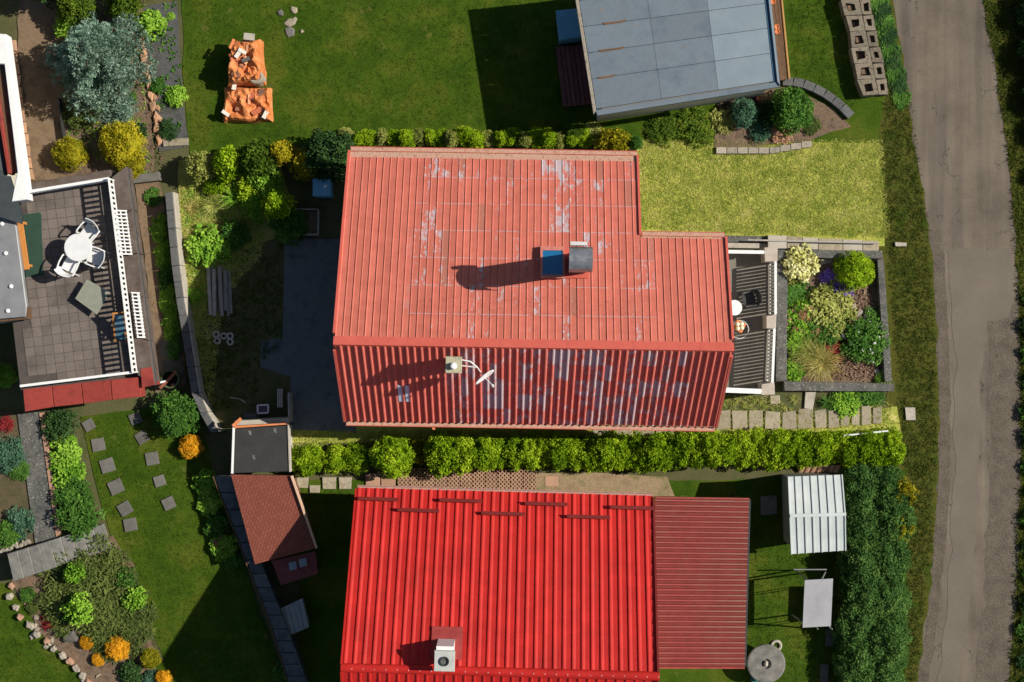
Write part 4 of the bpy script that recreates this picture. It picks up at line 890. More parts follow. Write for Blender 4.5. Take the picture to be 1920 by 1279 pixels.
# ---------------------------------------------------------------- tiled terrace of the western house
wt = thing('roof_terrace', 'roof terrace paved with square tiles behind white railing', 'terrace', V(150, 540, 0))
Z2 = 2.4
px_prism('base', [(30, 372), (180, 350), (228, 690), (60, 710), (34, 606), (36, 600)], 0, Z2-.25, G_['wall'], wt, 0)
px_prism('deck', [(30, 352), (226, 322), (276, 712), (40, 742), (24, 606), (36, 600)], Z2-.25, Z2, pm('tile_joint', [(.06, .05, .045), (.09, .075, .066)], 4, 50, .3), wt, 0)
FLR = [(46, 362), (207, 338), (252, 704), (42, 722), (32, 612), (52, 604), (44, 500)]
tm = pm('terrace_tile', [(.095, .079, .069), (.155, .127, .11), (.12, .098, .084)], 1.1, 50, .25, bump=.2, rnd=.13)
TS_ = .305; mb = MB(); mb.prism([(-.146, -.146), (.146, -.146), (.146, .146), (-.146, .146)], 0, .016, .003); tme = mesh_of('floor_tile', mb, tm)
fp = [(p.x, p.y) for p in VV(FLR, Z2)]; O = V(150, 540, Z2); th = math.atan2(-(704-338), 45)+math.pi/2; th = -math.atan2(45, 366)*-1
dx_ = Vector((math.cos(th), math.sin(th), 0)); dy_ = Vector((-dx_.y, dx_.x, 0)); tc = random.Random(2)
for i in range(-9, 10):
    for j in range(-14, 15):
        c = O+dx_*TS_*i+dy_*TS_*j
        if all(inpoly((c.x+sx*.13, c.y+sy*.13), fp) for sx in (-1, 1) for sy in (-1, 1)): inst('floor_tile', tme, wt, Matrix.Translation(c+Vector((0, 0, tc.uniform(0, .002)))) @ Matrix.Rotation(th, 4, 'Z'))
cop2 = pm('brown_coping', [(.065, .048, .04), (.10, .075, .062), (.13, .105, .09)], 3, 50, .35, bump=.3)
EC = [((206, 330), (236, 312), (291, 722), (262, 735), (258, 705))]
cl = [(210, 332), (258, 705)]; cr_ = [(236, 312), (290, 722)]
for k in range(5):
    a, b_ = k/5, (k+1)/5-.004; L0 = [cl[0][i]+(cl[1][i]-cl[0][i])*a for i in (0, 1)]; L1 = [cl[0][i]+(cl[1][i]-cl[0][i])*b_ for i in (0, 1)]
    R0_ = [cr_[0][i]+(cr_[1][i]-cr_[0][i])*a for i in (0, 1)]; R1_ = [cr_[0][i]+(cr_[1][i]-cr_[0][i])*b_ for i in (0, 1)]
    px_prism('parapet_coping', [L0, R0_, R1_, L1], Z2-.3, Z2+.45, cop2, wt)
px_prism('parapet_coping', [(46, 345), (206, 318), (209, 333), (46, 358)], Z2-.3, Z2+.30, cop2, wt)
mb = MB(); mb.tube([V(238, 316, Z2+.3), V(291, 722, Z2+.3)], .06, 8); mk('gutter', mb, G_['dark_metal'], wt)
redm = pm('red_coping_sheet', [(.21, .034, .026), (.27, .045, .034), (.17, .03, .026)], 2, 40, .3, rough=.5, bump=.15, rnd=.1)
xs_ = [(42, 730, 46, 772), (97, 724, 101, 763), (152, 718, 156, 757), (207, 712, 210, 750), (262, 707, 265, 744)]
for k in range(4):
    a, b_ = xs_[k], xs_[k+1]; px_prism('red_sheet', [(a[0]+.7, a[1]), (b_[0]-.7, b_[1]), (b_[2]-.7, b_[3]), (a[2]+.7, a[3])], Z2-.2, Z2+.36, redm, wt, .015)
px_prism('red_sheet', [(263, 692), (284, 688), (290, 722), (266, 727)], Z2-.2, Z2+.47, redm, wt, .015)
railing('railing', 'long white baluster railing on the parapet of the tiled terrace', (204, 335), (249, 698), Z2+.45, 3.40, .165, 'white', .06, bal=.085)
railing('railing', 'white railing of the tiled terrace facing the yellow bushes', (46, 361), (204, 335), Z2+.30, 3.2, .12, 'white', .09)
railing('railing', 'white railing above the red sheet coping of the tiled terrace', (38, 724), (249, 698), Z2+.36, 3.3, .12, 'white', .08)
for k, (ya, yb, xa, xb_) in enumerate(((395, 476, 214, 238), (549, 632, 246, 262))):
    sh = thing('slatted_shelf', ['white slatted plant shelf outside the railing near the white table', 'white slatted plant shelf outside the railing near the deck chair'][k], 'shelf', V(xa, (ya+yb)/2, Z2+.45).xy.to_3d()+Vector((0, 0, Z2+.45)))
    n = 13
    for i in range(n):
        y = ya+(yb-ya)*i/(n-1); x = xa+(y-ya)*.13; mb = MB(); mb.bar(V(x, y, Z2+.62), V(x+xb_-xa, y+.5, Z2+.60), .045, .02); mk('slat', mb, G_['white'], sh)
    for xo in (2, 12, xb_-xa-2): mb = MB(); mb.bar(V(xa+xo, ya, Z2+.57), V(xa+xo+(yb-ya)*.13, yb, Z2+.57), .03, .04); mk('runner', mb, G_['white'], sh)
    for y in (ya+4, yb-4): mb = MB(); mb.bar(V(xa+(y-ya)*.13+12, y, Z2+.45), V(xa+(y-ya)*.13+12, y, Z2+.55), .03, .03, Vector((0, 1, 0))); mk('foot', mb, G_['white'], sh)
ZF = Z2+.018
round_table('garden_table', 'round white plastic table on the tiled terrace', 146, 464, ZF, 26, .72, 'plastic_white')
chair('garden_chair', 'white plastic chair tucked between terrace table and yellow-bush side', 166, 436, ZF, R(230), 'plastic_white', 1.05, None)
chair('garden_chair', 'white plastic chair on the railing side of the terrace table', 178, 482, ZF, R(160), 'plastic_white', 1.05)
chair('garden_chair', 'white plastic chair on the red-coping side of the terrace table', 131, 496, ZF, R(65), 'plastic_white', 1.05)
ft = thing('folding_table', 'small square pale green folding table with dark legs on the terrace', 'table', V(172, 556, ZF).xy.to_3d()+Vector((0, 0, ZF)))
zt = ZF+.28; mb = MB(); mb.prism(VV([(141, 560), (163, 524), (206, 548), (182, 590)], zt), zt, zt+.03, .006); mk('table_top', mb, pm('pale_green_board', [(.20, .21, .165), (.26, .26, .21)], 5, 50, .15), ft)
for a, b_ in (((150, 562), (196, 550)), ((166, 532), (182, 582))): mb = MB(); A_, B_ = V(a[0], a[1], zt), V(b_[0], b_[1], zt); mb.tube([Vector((A_.x, A_.y, ZF)), B_-Vector((0, 0, .01))], .018, 6); mb.tube([Vector((B_.x, B_.y, ZF)), A_-Vector((0, 0, .01))], .018, 6); mk('crossed_legs', mb, G_['dark_metal'], ft)
dk = thing('deck_chair', 'orange wooden deck chair with blue sling in the railing shade', 'chair', V(222, 612, ZF).xy.to_3d()+Vector((0, 0, ZF)))
for x in (212, 233): mb = MB(); mb.bar(V(x, 587, ZF+.75), V(x+4, 640, ZF+.1), .05, .04); mk('frame_rail', mb, G_['wood_orange'], dk); mb = MB(); mb.bar(V(x, 600, ZF+.02), V(x+3, 632, ZF+.45), .05, .04); mk('leg', mb, G_['wood_orange'], dk)
mb = MB(); mb.bar(V(211, 588, ZF+.76), V(235, 586, ZF+.76), .05, .05); mk('top_bar', mb, G_['wood_orange'], dk)
mb = MB(); mb.bar(V(223, 590, ZF+.70), V(226, 636, ZF+.18), .34, .012); mk('sling', mb, pm('blue_cloth', [(.06, .14, .19), (.09, .19, .25)], 6, 50, .2), dk)
px_prism('doormat', [(42, 403), (74, 398), (77, 401), (81, 513), (78, 517), (48, 520)], ZF, ZF+.014, pm('green_mat', [(.02, .05, .035), (.03, .065, .045)], 4, 60, .3), None, .003, label='dark green mat on the tiled terrace by the orange bench', cat='mat')
ob = thing('bench', 'orange wooden bench board against the house wall on the terrace', 'bench', V(43, 456, ZF).xy.to_3d()+Vector((0, 0, ZF)))
px_prism('seat', [(31, 408), (41, 406), (55, 505), (45, 506)], ZF+.40, ZF+.45, G_['wood_orange'], ob)
for y in (415, 495): px_prism('leg', [(35+(y-410)*.13, y), (42+(y-410)*.13, y), (42+(y-410)*.13, y+5), (35+(y-410)*.13, y+5)], ZF, ZF+.40, G_['wood_orange'], ob, 0)
# ---------------------------------------------------------------- western house
wh = thing('house', 'white house with dark roof beside the tiled terrace', 'house', V(-60, 350, 0))
px_prism('wall', [(-260, 70), (-60, 72), (-22, 330), (-18, 598), (-260, 640)], 0, 2.85, G_['wall'], wh, 0)
px_prism('white_fascia', [(-40, 60), (11, 64), (47, 330), (52, 374), (22, 378), (32, 322), (8, 120), (-40, 118)], 2.85, 3.35, G_['white'], wh, .02)
px_prism('brown_trough', [(-40, 120), (7, 122), (31, 322), (20, 324), (-6, 150), (-40, 150)], 2.85, 3.15, G_['wood_brown'], wh)
px_prism('red_trim', [(-14, 150), (-7, 152), (19, 325), (14, 326)], 2.85, 3.3, redm, wh)
darkroof = pm('dark_roofing', [(.018, .026, .03), (.03, .038, .04)], 3, 50, .25, rough=.45, bump=.15)
mb = MB(); q = [V(-15, 152, 3.1), V(13, 327, 3.1), V(-8, 345, 3.4), V(-260, 345, 4.6), V(-260, 120, 4.6)]; mb.prism3([p-Vector((0, 0, .1)) for p in q], q); mk('roof', mb, darkroof, wh)
mb = MB(); q = [V(-8, 330, 3.5), V(18, 330, 3.4), V(42, 405, 3.2), V(40, 420, 3.2), V(-20, 400, 3.5), V(-200, 395, 4.2), V(-200, 330, 4.4)]; mb.prism3([p-Vector((0, 0, .12)) for p in q], q); mk('roof', mb, darkroof, wh)
gz = pm('grey_sheet', [(.17, .175, .18), (.23, .235, .24)], 2, 50, .15, rough=.45, bump=.1, spec=.4)
px_prism('flat_roof', [(-120, 410), (16, 396), (28, 408), (50, 575), (48, 594), (-120, 608)], 2.85, 3.05, gz, wh, .02)
px_prism('roof_edge', [(49, 575), (53, 575), (54, 598), (-120, 616), (-120, 611), (47, 595.5)], 2.7, 3.0, G_['wood_brown'], wh, .005)
for x, y in ((11, 475), (21, 537), (15, 583), (4, 420)): mb = MB(); mb.lathe([(.07, 0), (.07, .04), (.04, .07), (.03, .07)], V(x, y, 3.05), 8); mk('roof_bolt', mb, G_['rail_shade'], wh)
# ---------------------------------------------------------------- north-west garden
def spruce(label, px, py, Rm, hh, mat, seed=3):
    p = V(px, py, hh*.45); t = thing('spruce_tree', label, 'tree', (p.x, p.y, 0)); rg = random.Random(seed); rng = np.random.default_rng(seed)
    mb = MB(); mb.tube([(p.x, p.y, 0), (p.x+.02, p.y, hh*.5), (p.x, p.y, hh)], [.11, .07, .015], 8); 
    parts = []; lv = 11; br = []
    for L in range(lv):
        z = .35+(hh-.5)*L/(lv-1)*.97; ln = Rm*(1-.80*(L/(lv-1))**1.1); nb = 9 if L < 7 else 6
        for k in range(nb):
            a = 6.283*(k+.5*(L % 2))/nb+rg.uniform(-.25, .25); l = ln*rg.uniform(.65, 1.12)
            d = np.array([math.cos(a), math.sin(a), rg.uniform(.02, .25)]); br.append((np.array([0, 0, z]), d, l))
    for b0, d, l in br:
        if rg.random() < .5: e = b0+d*l*.7; mb.tube([(p.x+b0[0], p.y+b0[1], b0[2]), (p.x+e[0], p.y+e[1], e[2])], [.028, .012], 5)
        nc = max(3, int(l/.24))
        for c in range(nc):
            f = .30+.7*(c+.5)/nc; side = np.array([-d[1], d[0], 0])
            for s_ in (-1, 0, 1):
                cc = b0+d*l*f+side*s_*l*.27*f*rg.uniform(.5, 1.1)*(1.15-f*.5)+rng.normal(size=3)*.03
                n = 30; e = rng.normal(size=(n, 3)); e /= np.linalg.norm(e, axis=1)[:, None]; ax = e+d*.8+np.array([0, 0, .35])
                parts.append(leaf_arrays(cc+e*.06, ax, np.full(n, .095), .22, rng, np.clip(rg.random()*.4+.15*f+rng.uniform(0, .45, n), 0, 1), nrm=e+np.array([.1, 0, .6])))
    mk('trunk', mb, G_['bark'], t)
    me = leaf_mesh('crown', parts, L_[mat]); o = bpy.data.objects.new('crown', me); col.objects.link(o); o.parent = t
    return t
spruce('silvery blue spruce tree between brown garden path and weed fabric', 180, 112, 1.85, 3.6, 'bluish')
for a in ((130, 288, 32, 'ball', 'gold', .9, 'smaller round golden shrub at the end of the brown path'), (228, 270, 43, 'ball', 'gold', 1.0, 'larger round golden shrub beside the terrace corner'), (245, 310, 26, 'ball', 'gold', .9, 'golden shrub lobe hanging over the terrace coping'), (130, 45, 26, 'loose', 'bright', 1., 'bright green bush in the shade of the blue spruce'), (140, 8, 34, 'hedge', 'thuja_dark', 1.2, 'yellow-green conifer behind the blue spruce'), (235, 0, 34, 'hedge', 'thuja_dark', 1.2, 'dull green conifer behind the spruce near the fabric strip'),
          (283, 48, 24, 'broad', 'bright', .9, 'bright leafy shrub at the top of the weed fabric'), (190, 195, 27, 'blades', 'bright', 1., 'bright green strappy leaves under the blue spruce'), (225, 205, 24, 'loose', 'bluish', .7, 'small silvery shrub in front of the blue spruce'), (150, 215, 28, 'loose', 'juniper', .6, 'low juniper between spruce and golden shrubs'), (248, 185, 9, 'broad', 'green', .9, 'tiny green plant beside the small silvery shrub'), (330, 180, 18, 'broad', 'bright', .7, 'leafy green plant on the lawn edge of the weed fabric'), (295, 160, 14, 'broad', 'green', .7, 'small green plant in the middle of the weed fabric'), (315, 245, 18, 'loose', 'dark', .6, 'dark plant at the lower end of the weed fabric'), (262, 245, 12, 'broad', 'dark', .6, 'dark leafy plant beside the larger golden shrub'), (320, 30, 7, 'broad', 'bright', .7, 'tiny weed on the weed fabric')):
    plant('garden_plant', a[6], 'shrub', *a[:6])
kr = random.Random(9)
okb = thing('stone_kerb', 'crumbling orange sandstone kerb beside the weed fabric', 'kerb', V(280, 170, 0))
kp = [(264, 62), (270, 90), (275, 120), (277, 145), (281, 170), (286, 190), (290, 210), (294, 230), (297, 250), (302, 272)]
for i in range(len(kp)-1):
    (x0, y0), (x1, y1) = kp[i], kp[i+1]
    stone('kerb_stone', None, None, (x0+x1)/2+kr.uniform(-2, 2), (y0+y1)/2, 6+kr.uniform(-1, 2), (y1-y0)*.55, .14, 'rust_stone', 0, parent=okb)
    if i > 3: stone('kerb_stone', None, None, (x0+x1)/2+9+kr.uniform(-2, 2), (y0+y1)/2+3, 5, 7, .1, 'rust_stone', .4, parent=okb)
px_prism('kerb_stone', [(305, 262), (352, 258), (353, 272), (306, 275)], 0, .12, G_['paver'], okb)
wk = thing('stone_kerb', 'pinkish stone kerb along the white house beside the brown path', 'kerb', V(38, 200, 0))
for i in range(12):
    y = 75+i*22; x = 22+(y-75)*.125; px_prism('kerb_stone', [(x-5+kr.uniform(-1, 1), y), (x+7+kr.uniform(-1, 2), y), (x+9+kr.uniform(-2, 2), y+20), (x-3, y+20)], 0, .12+kr.uniform(0, .05), G_['rust_stone'] if i % 3 else G_['pink'], wk)
mb = MB(); mb.bar(V(112, 185, .15), V(121, 258, .15), .04, .3); mk('path_edging', mb, G_['dark_metal'], None, 'thin dark metal edging between brown path and planting', 'edging')
grass('weeds', 'small weeds sprouting through the dark weed fabric', 'weeds', [(270, 15), (330, 5), (350, 270), (300, 280)], 9, .13, 'green', .045, 22, blades=8, width=.2)
grass('litter', 'dry brown litter along the orange kerb and weed fabric', 'litter', [(255, 20), (285, 20), (312, 285), (285, 330)], 60, .09, 'mulch', .045, 23, blades=2, width=.2)
grass('grass_tufts', 'weeds scattered over the planting soil around the blue spruce', 'weeds', [(120, 0), (262, 0), (285, 330), (240, 335), (118, 260)], 25, .12, 'bright', .05, 21)
plant('conifer', 'shadow casting conifer at the top of the brown path', 'conifer', 92, -35, 40, 'thuja', 'dark', 1.4)
# strip between terrace and garden wall
for i, (x, y, r, m, l) in enumerate(((288, 370, 15, 'green', 'ivy'), (300, 430, 14, 'bright', ''), (307, 475, 15, 'bright', ''), (312, 520, 14, 'green', ''), (318, 565, 16, 'bright', ''), (322, 610, 15, 'bright', ''), (328, 650, 13, 'green', ''))):
    plant('ivy_plant', 'low ivy growing along the foot of the garden wall' if i else 'ivy bush at the terrace corner end of the garden wall', 'plant', x, y, r, 'broad', m, .6, ey=1.7 if i else 1., group='ivy along the garden wall' if i else None)
tub = thing('water_barrel', 'round dark water tub with green rim below the terrace corner', 'barrel', V(318, 712, 0))
c = V(318, 711, .6); mb = MB(); mb.lathe([(.26, 0), (.31, .3), (.30, .6), (.26, .6), (.25, .1)], (c.x, c.y, 0), 24); mk('tub', mb, pm('tub_green', [(.06, .085, .03), (.1, .12, .06)], 5, 40, .3), tub)
mb = MB(); mb.lathe([(.25, 0), (.25, .01)], (c.x, c.y, .45), 20); mk('water', mb, pm('dark_water', [(.008, .01, .01), (.012, .014, .012)], 3, 20, .1, rough=.05, bump=0, spec=.5), tub)
mb = MB(); mb.bar(V(300, 728, .63), V(330, 697, .66), .10, .035); mk('plank', mb, pm('red_plank', [(.22, .07, .04), (.28, .1, .06)], 6, 50, .3), None, 'reddish plank laid across the round water tub', 'plank')
mb = MB(); mb.tube([V(290, 720, .8), V(305, 716, .68), V(312, 714, .62)], .035, 8); mk('spout', mb, G_['white'], None, 'white downpipe spout leading into the water tub', 'pipe')
px_prism('stone_slab', [(245, 328), (298, 322), (300, 338), (247, 344)], 0, .3, G_['slab'], None, label='grey stone slab step at the terrace corner', cat='slab')
for i, y in enumerate((640, 675)): px_prism('stone_slab', [(298+i*6, y), (335+i*5, y-3), (340+i*5, y+28), (302+i*6, y+30)], 0, .07, G_['slab'], None, label=['dark paving slab on the border path above the water tub', 'dark paving slab touching the round water tub'][i], cat='slab')

# ---------------------------------------------------------------- south-west garden
px_prism('concrete_path', [(32, 776), (72, 772), (104, 1008), (66, 1022)], 0, .10, G_['conc_dark'], kind='structure')
px_prism('path_edge', [(73, 774), (81, 774), (114, 1000), (105, 1007)], 0, .14, G_['pink'], kind='structure')
stepm = pm('step_concrete', [(.11, .108, .098), (.17, .165, .15), (.21, .20, .175)], 4, 45, .4, bump=.4, rnd=.15)
st_ = thing('garden_steps', 'flight of nine grey concrete garden steps beside the rockery', 'steps', V(110, 1040, 0))
for i in range(9):
    a, b_ = i/9, (i+1)/9-.006; z1 = .62-.06*i
    q = [(13+181*a, 1039-57*a), (13+181*b_, 1039-57*b_), (25+185*b_, 1090-61*b_), (25+185*a, 1090-61*a)]
    px_prism('step', q, 0, z1, stepm, st_, .02)
SS1 = [(166, 797, 11), (184, 834, 13), (201, 873, 14), (217, 913, 14), (234, 954, 13), (244, 984, 13)]
SS2 = [(254, 785, 12), (266, 820, 12), (285, 860, 13), (299, 902, 11), (316, 944, 12)]
nths = ['first', 'second', 'third', 'fourth', 'fifth', 'sixth']
for row, (SS, nm) in enumerate(((SS1, 'nearer the shrub border'), (SS2, 'nearer the orange bush'))):
    for i, (x, y, r) in enumerate(SS):
        a = .25+.35*((i*3+row) % 4)/3; q = [(x+r*1.3*math.cos(a+k*1.571), y+r*1.3*math.sin(a+k*1.571)) for k in range(4)]
        px_prism('stepping_stone', q, 0, .068+.004*i, G_['slab'], None, .008, label='%s stepping stone below the red coping in the row %s' % (nths[i], nm), cat='stepping stone', group='stepping stones in the lawn')
for a in ((112, 798, 30, 'loose', 'dark', .7, 'dark leafy shrub below the red coping end of the border'), (120, 845, 26, 'broad', 'bright', .7, 'light green leafy shrub in the border beside the path edge'), (128, 885, 28, 'broad', 'bright', .7, 'lime green leafy shrub in the middle of the border'), (135, 925, 30, 'loose', 'green', .7, 'mid green bush in the border next to the lime shrub'), (148, 968, 38, 'loose', 'green', .7, 'big rounded green bush above the concrete steps'), (150, 1010, 12, 'loose', 'olive', .7, 'small olive tuft at the concrete steps'),
          (8, 704, 22, 'ball', 'bright', 1., 'round lime shrub at the foot of the roof terrace'), (14, 850, 30, 'loose', 'bluegreen', .6, 'blue-green shrub beside the concrete path'), (36, 880, 18, 'loose', 'green', .6, 'green shrub hugging the concrete path'), (12, 795, 14, 'loose', 'red', .8, 'small red leafed shrub beside the concrete path'), (40, 975, 24, 'loose', 'bluegreen', .7, 'blue-green bush near the top of the steps'), (12, 1000, 24, 'loose', 'green', .6, 'green bush beside the stones by the steps'), (38, 1005, 10, 'broad', 'bluegreen', .6, 'tiny blue-green plant at the steps'),
          (330, 775, 40, 'hedge', 'green', .8, 'large dark green bush beside the water tub'), (357, 838, 23, 'ball', 'orange', .9, 'round orange flowering bush beside the boundary wall'),
          (163, 1204, 15, 'ball', 'orange', .9, 'small orange bush left of the biggest orange bush'), (219, 1217, 24, 'ball', 'orange', .9, 'biggest round orange bush in the rockery'), (184, 1237, 13, 'ball', 'orange', .9, 'tiny orange bush at the rockery stones'), (282, 1235, 19, 'ball', 'gold', 1., 'golden bush at the lawn end of the rockery'), (306, 1273, 16, 'ball', 'orange', .9, 'orange bush beside the golden rockery bush'), (285, 1272, 14, 'broad', 'bluegreen', .8, 'blue-green plant between golden and orange bushes'),
          (165, 1105, 78, 'juniper', 'juniper', .5, 'wide dark spreading juniper in the rockery'), (222, 1160, 62, 'juniper', 'juniper', .5, 'second spreading juniper above the orange bushes'), (120, 1115, 36, 'juniper', 'juniper', .5, 'small juniper beside the steps'), (142, 1073, 18, 'broad', 'bright', 2.2, 'bright green plant below the concrete steps'), (150, 1142, 25, 'broad', 'bright', 2.0, 'bright green leafy plant growing through the juniper'), (252, 1122, 20, 'broad', 'bright', 1.4, 'leafy green plant between juniper and lawn'), (237, 1085, 18, 'broad', 'green', 1.2, 'dark leafy plant at the rockery lawn edge'), (205, 1058, 18, 'loose', 'olive', .6, 'olive plant below the lowest step'), (52, 1115, 14, 'loose', 'green', .7, 'small green cushion among the rockery stones'), (62, 1140, 12, 'loose', 'juniper', .7, 'dull cushion plant among the rockery stones'), (90, 1165, 14, 'loose', 'red', .5, 'dark red cushion plant in the rockery soil'), (245, 1262, 20, 'broad', 'dark', .8, 'dark green plant in front of the golden bush'),
          (386, 905, 20, 'broad', 'bright', .8, 'bright leafy climber at the top of the boundary wall'), (394, 945, 20, 'broad', 'bright', .8, 'leafy plant on the boundary wall below the bright climber'), (405, 985, 20, 'broad', 'green', .8, 'green leafy plant halfway along the boundary wall'), (420, 1025, 22, 'broad', 'bright', .8, 'bright plant with pink blooms by the boundary wall'), (438, 1050, 16, 'broad', 'green', .8, 'dark plant at the shaded part of the boundary wall'), (530, 1262, 16, 'broad', 'green', .7, 'small green plant at the foot of the boundary wall')):
    plant('garden_plant', a[6], 'shrub', *a[:6], flowers='pinkbloom' if 'pink' in a[6] else None)
rr_ = random.Random(4); RK = [(24, 1098), (22, 1118), (30, 1138), (42, 1156), (56, 1172), (72, 1188), (88, 1202), (102, 1216), (116, 1228), (130, 1240), (144, 1252), (158, 1266), (172, 1280)]
rk = thing('rock_border', 'border of pale rocks around the rockery', 'rock border', V(90, 1195, 0))
for i, (x, y) in enumerate(RK): stone('rock', None, None, x+rr_.uniform(-3, 3), y, rr_.uniform(7, 11), rr_.uniform(5, 8), .16+.08*rr_.random(), 'stone' if i % 3 else 'pink', -.8, parent=rk)
for i in range(26):
    x, y = rr_.uniform(60, 200), rr_.uniform(1150, 1290)
    if y > 1120+(x-40)*.9 and y < 1180+(x-40)*1.1: stone('rock', None, None, x, y, rr_.uniform(4, 9), rr_.uniform(3, 7), .1, 'stone', rr_.random()*3, parent=rk)
stone('boulder', 'flat brown boulder between juniper and orange bushes', 'rock', 136, 1192, 18, 13, .25, 'slab')
for i in range(9): stone('rock', None, None, 2+i*6.5, 1034-i*2.5+rr_.uniform(-4, 4), 7, 5, .14, 'stone', rr_.random()*3, parent=rk)
for i in range(6): stone('rock', None, None, 190+i*8, 1036+i*5+rr_.uniform(-4, 4), 6, 5, .12, 'rust_stone', rr_.random()*3, parent=rk)
grass('grass_tufts', 'short green lawn grass around the two rows of stepping stones', 'grass', [(150, 785), (365, 770), (405, 905), (450, 1030), (540, 1290), (300, 1290), (250, 1060), (190, 935)], 110, .05, 'grass', .03, 31)
grass('grass_tufts', 'short green lawn grass beside the rockery stones', 'grass', [(-20, 1105), (20, 1130), (165, 1285), (-20, 1290)], 110, .05, 'grass', .03, 32)

# ---------------------------------------------------------------- boundary wall, shingled shed, box
bw = thing('boundary_wall', 'long dark boundary wall with coping slabs beside the shingled shed', 'wall', V(490, 1090, 0))
Lp = [(402, 893), (462, 1050), (512, 1180), (545, 1290)]; Rp = [(433, 893), (488, 1050), (540, 1180), (580, 1290)]
def along(P, t):
    f = t*(len(P)-1); i = min(int(f), len(P)-2); f -= i; return (P[i][0]+(P[i+1][0]-P[i][0])*f, P[i][1]+(P[i+1][1]-P[i][1])*f)
cpm = pm('wall_slab_dark', [(.06, .065, .07), (.09, .10, .105), (.14, .145, .14)], 4, 50, .4, bump=.4, rnd=.15)
for i in range(15):
    a, b_ = i/15, (i+1)/15-.003; px_prism('coping_slab', [along(Lp, a), along(Rp, a), along(Rp, b_), along(Lp, b_)], .82, .92, cpm, bw)
mb = MB()
for i in range(3): mb.prism(VV([(Lp[i][0]+4, Lp[i][1]), (Rp[i][0]-4, Rp[i][1]), (Rp[i+1][0]-4, Rp[i+1][1]), (Lp[i+1][0]+4, Lp[i+1][1])], .82), 0, .82)
mk('wall_body', mb, G_['conc_dark'], bw)
mb = MB()
for i in range(3): mb.bar(V(*Lp[i], .9)+Vector((-.04, 0, 0)), V(*Lp[i+1], .9)+Vector((-.04, 0, 0)), .03, .08)
mk('edge_strip', mb, G_['wood_brown'], bw)
ss = thing('shed', 'shed with brown shingle roof and lower porch beside the boundary wall', 'shed', V(515, 980, 0))
px_prism('wall', [(443, 897), (542, 897), (583, 1022), (485, 1048)], 0, 1.35, G_['wood_brown'], ss, 0)
m, nt, b = newmat('brown_shingle')
br = nd(nt, 'TexBrick', {'Vector': nd(nt, 'Mapping', {'Vector': nd(nt, 'NewGeometry').outputs['Position'], 'Rotation': (0, 0, R(-72))}).outputs[0], 'Scale': 1.0, 'Mortar Size': .008, 'Brick Width': .16, 'Row Height': .10, 'Color1': (.19, .046, .026, 1), 'Color2': (.23, .060, .034, 1), 'Mortar': (.09, .024, .015, 1)})
nt.links.new(mixc(nt, 1., br.outputs[0], ramp(nt, pnoise(nt, 30, 4), [(.3, (.8, .8, .8)), (.7, (1.2, 1.2, 1.2))]), 'MULTIPLY'), b.inputs['Base Color']); b.inputs['Roughness'].default_value = .9; setbump(nt, b, br.outputs['Fac'], -.4, .02)
mb = MB(); q = [V(433, 890, 1.5), V(545, 892, 1.65), V(592, 1028, 1.65), V(478, 1058, 1.5)]; mb.prism3([p-Vector((0, 0, .12)) for p in q], q); rf = mk('roof', mb, m, ss)
mb = MB(); mb.bar(V(547, 892, 1.68), V(594, 1028, 1.68), .06, .16); mk('verge_board', mb, pm('cream_trim', [(.5, .32, .22), (.6, .4, .28)], 5, 50, .2), ss)
mb = MB(); q = [V(509, 1052, 1.2), V(591, 1034, 1.2), V(596, 1076, 1.05), V(527, 1097, 1.05)]; mb.prism3([p-Vector((0, 0, .08)) for p in q], q); pf = mk('porch_roof', mb, pm('maroon_board', [(.15, .04, .04), (.2, .06, .055)], 4, 40, .25), ss)
for x, y in ((548, 1062), (567, 1056)): px_prism('skylight', [(x-7, y-7), (x+7, y-10), (x+9, y+5), (x-5, y+8)], 1.08, 1.19, pm('grey_pane', [(.2, .24, .26), (.3, .34, .36)], 4, 40, .1, rough=.2) if 'grey_pane' not in MATS else MATS['grey_pane'], pf, .004)
for x, y in ((530, 1090), (592, 1072)): mb = MB(); p = V(x, y, .98); mb.bar((p.x, p.y, 0), (p.x, p.y, .98), .08, .08, Vector((0, 1, 0))); mk('post', mb, G_['wood_brown'], ss)
wb = thing('wooden_box', 'pale weathered wooden box against the boundary wall', 'box', V(552, 1158, 0))
for i in range(5):
    a, b_ = i/5, (i+1)/5-.012; px_prism('lid_board', [(524+43*a, 1142-20*a), (524+43*b_, 1142-20*b_), (537+43*b_, 1194-18*b_), (537+43*a, 1194-18*a)], .62, .67, pm('box_board', [(.24, .26, .25), (.34, .36, .34)], 5, 50, .3, rnd=.1) if 'box_board' not in MATS else MATS['box_board'], wb, .004)
px_prism('body', [(527, 1144), (564, 1126), (576, 1174), (540, 1190)], 0, .61, G_['wood_grey'], wb, 0)

# ---------------------------------------------------------------- bright red tiled house
ZR2, ZE2 = 5.6, 2.8
S0 = V(642, 1252, ZR2); S1 = V(1232, 1268, ZR2); SX = (S1-S0).normalized(); SY = Vector((-SX.y, SX.x, 0)); LS2 = (S1-S0).length
def rp(x, y, z): return S0+SX*x+SY*y+Vector((0, 0, z-ZR2))
RUN2 = 4.98; T2 = (ZR2-ZE2)/RUN2; a2 = math.atan(T2)
rh = thing('house', 'bright red house with ribbed tile roof and snow guards', 'house', rp(LS2/2, 0, 0))
mb = MB(); prf = [(-RUN2+.4, 0), (RUN2-.4, 0), (RUN2-.4, ZE2+.4*T2-.15), (0, ZR2-.15), (-RUN2+.4, ZE2+.4*T2-.15)]
mb.prism3([rp(.35, y, z) for y, z in prf], [rp(LS2-.15, y, z) for y, z in prf]); mk('wall', mb, G_['wall'], rh)
NC, NRW = 33, 15; TW = LS2/NC; TL = RUN2/math.cos(a2)/NRW
